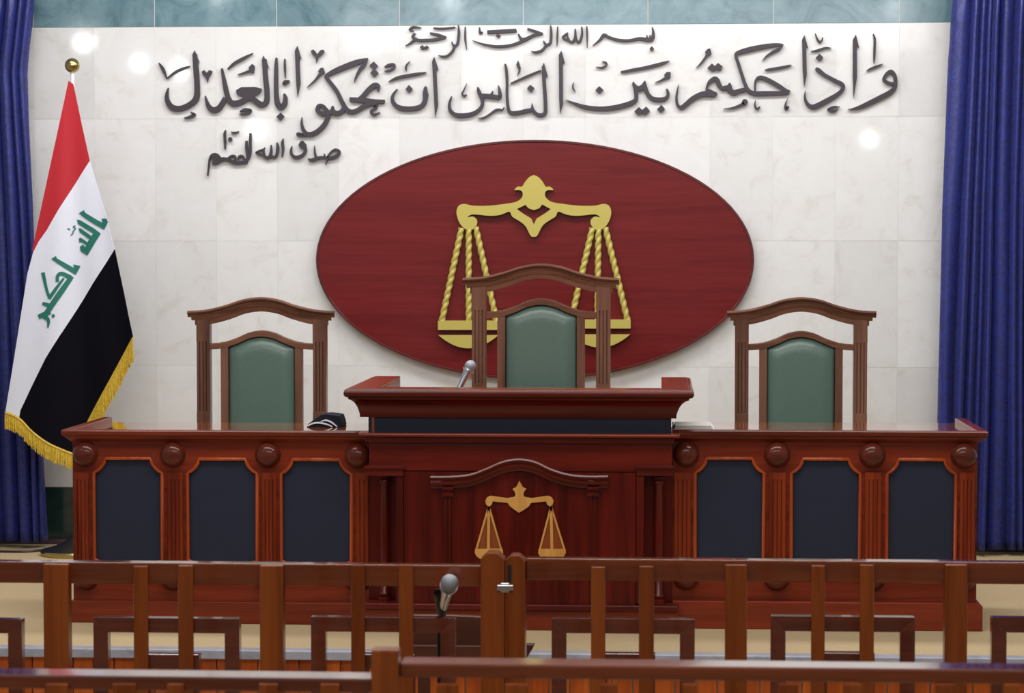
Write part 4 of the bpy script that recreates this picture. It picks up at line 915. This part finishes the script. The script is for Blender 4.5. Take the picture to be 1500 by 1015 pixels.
m2_ = microphone('microphone', (tb_[0], ny, tb_[1]), (hb_[0], fy_, hb_[1]), 0.0262, 'grey ball-headed microphone on a black stand behind the wooden railing', (PX(643, ny, 930), ny, HALL_Z))
MB().tube([(P(648, 899, ny)[0], ny, P(648, 899, ny)[1]), (P(647, 886, ny)[0], ny - 0.02, P(647, 886, ny)[1]), (P(643, 868, ny - 0.06)[0], ny - 0.06, P(643, 868, ny - 0.06)[1])], [0.014, 0.018, 0.016], 12).build('clip', 'black', m2_, smooth=True)
MB().tube([(P(648, 898, ny)[0], ny, P(648, 898, ny)[1]), (PX(643, ny, 930), ny, PZ(925, ny, 644)), (PX(643, ny, 930), ny, HALL_Z + 0.02)], 0.006, 10).build('stand_pole', 'black', m2_, smooth=True)
MB().lathe([(0.10, 0), (0.10, 0.012), (0.03, 0.024), (0.012, 0.04)], (PX(643, ny, 930), ny + 0.02, HALL_Z), 'z', 28).build('base', 'black', m2_, smooth=True)

# ================================================================== HALL LAMPS (seen as reflections in the polished stone)
def globe(px, py, Yl, r, mat, label):
    W = Vector((*P(px, py, WALL_Y),)); wx, wz = W.x, W.y
    d = Vector((wx - CAM.x, WALL_Y - CAM.y, wz - CAM.z)); d.y = -d.y
    t_ = (Yl - WALL_Y) / d.y; c = Vector((wx, WALL_Y, wz)) + d * t_
    if c.z > 3.45: c.z = 3.45
    t = thing('globe_lamp', (c.x, c.y, c.z), label, 'lamp', 'hall globe lamps')
    MB().lathe([(0.0005, -r)] + [(r * math.cos(a * math.pi / 16), r * math.sin(a * math.pi / 16)) for a in range(-7, 8)] + [(0.0005, r)], c, 'z', 20).build('globe', mat, t, smooth='full')
    MB().tube([(c.x, c.y, c.z + r), (c.x, c.y, 3.62)], 0.012, 8).build('stem', 'steel', t)
LAMPL = ['round lamp mirrored high left above the flag ball', 'round lamp mirrored between the flag ball and the main lettering', 'round lamp mirrored behind the last letter of the main line', 'round lamp mirrored beside the small bottom lettering', 'round lamp mirrored in the green stone above the top lettering', 'round lamp mirrored in the green stone at upper left', 'round lamp mirrored in the green stone at upper right', 'round lamp mirrored in the cream stone near the right curtain']
for i, (px, py, Yl, r, mt) in enumerate([(124, 60, -3.6, 0.075, 'lamp'), (202, 92, -4.8, 0.06, 'lamp'), (260, 102, -5.2, 0.07, 'lamp'), (376, 193, -8.2, 0.08, 'lamp'), (660, 6, -2.4, 0.06, 'lamp'), (322, 0, -2.2, 0.045, 'lamp'), (1310, 12, -2.6, 0.05, 'lamp'), (1271, 199, -8.4, 0.06, 'lamp')]):
    globe(px, py, Yl, r * 0.74, M[mt], LAMPL[i])
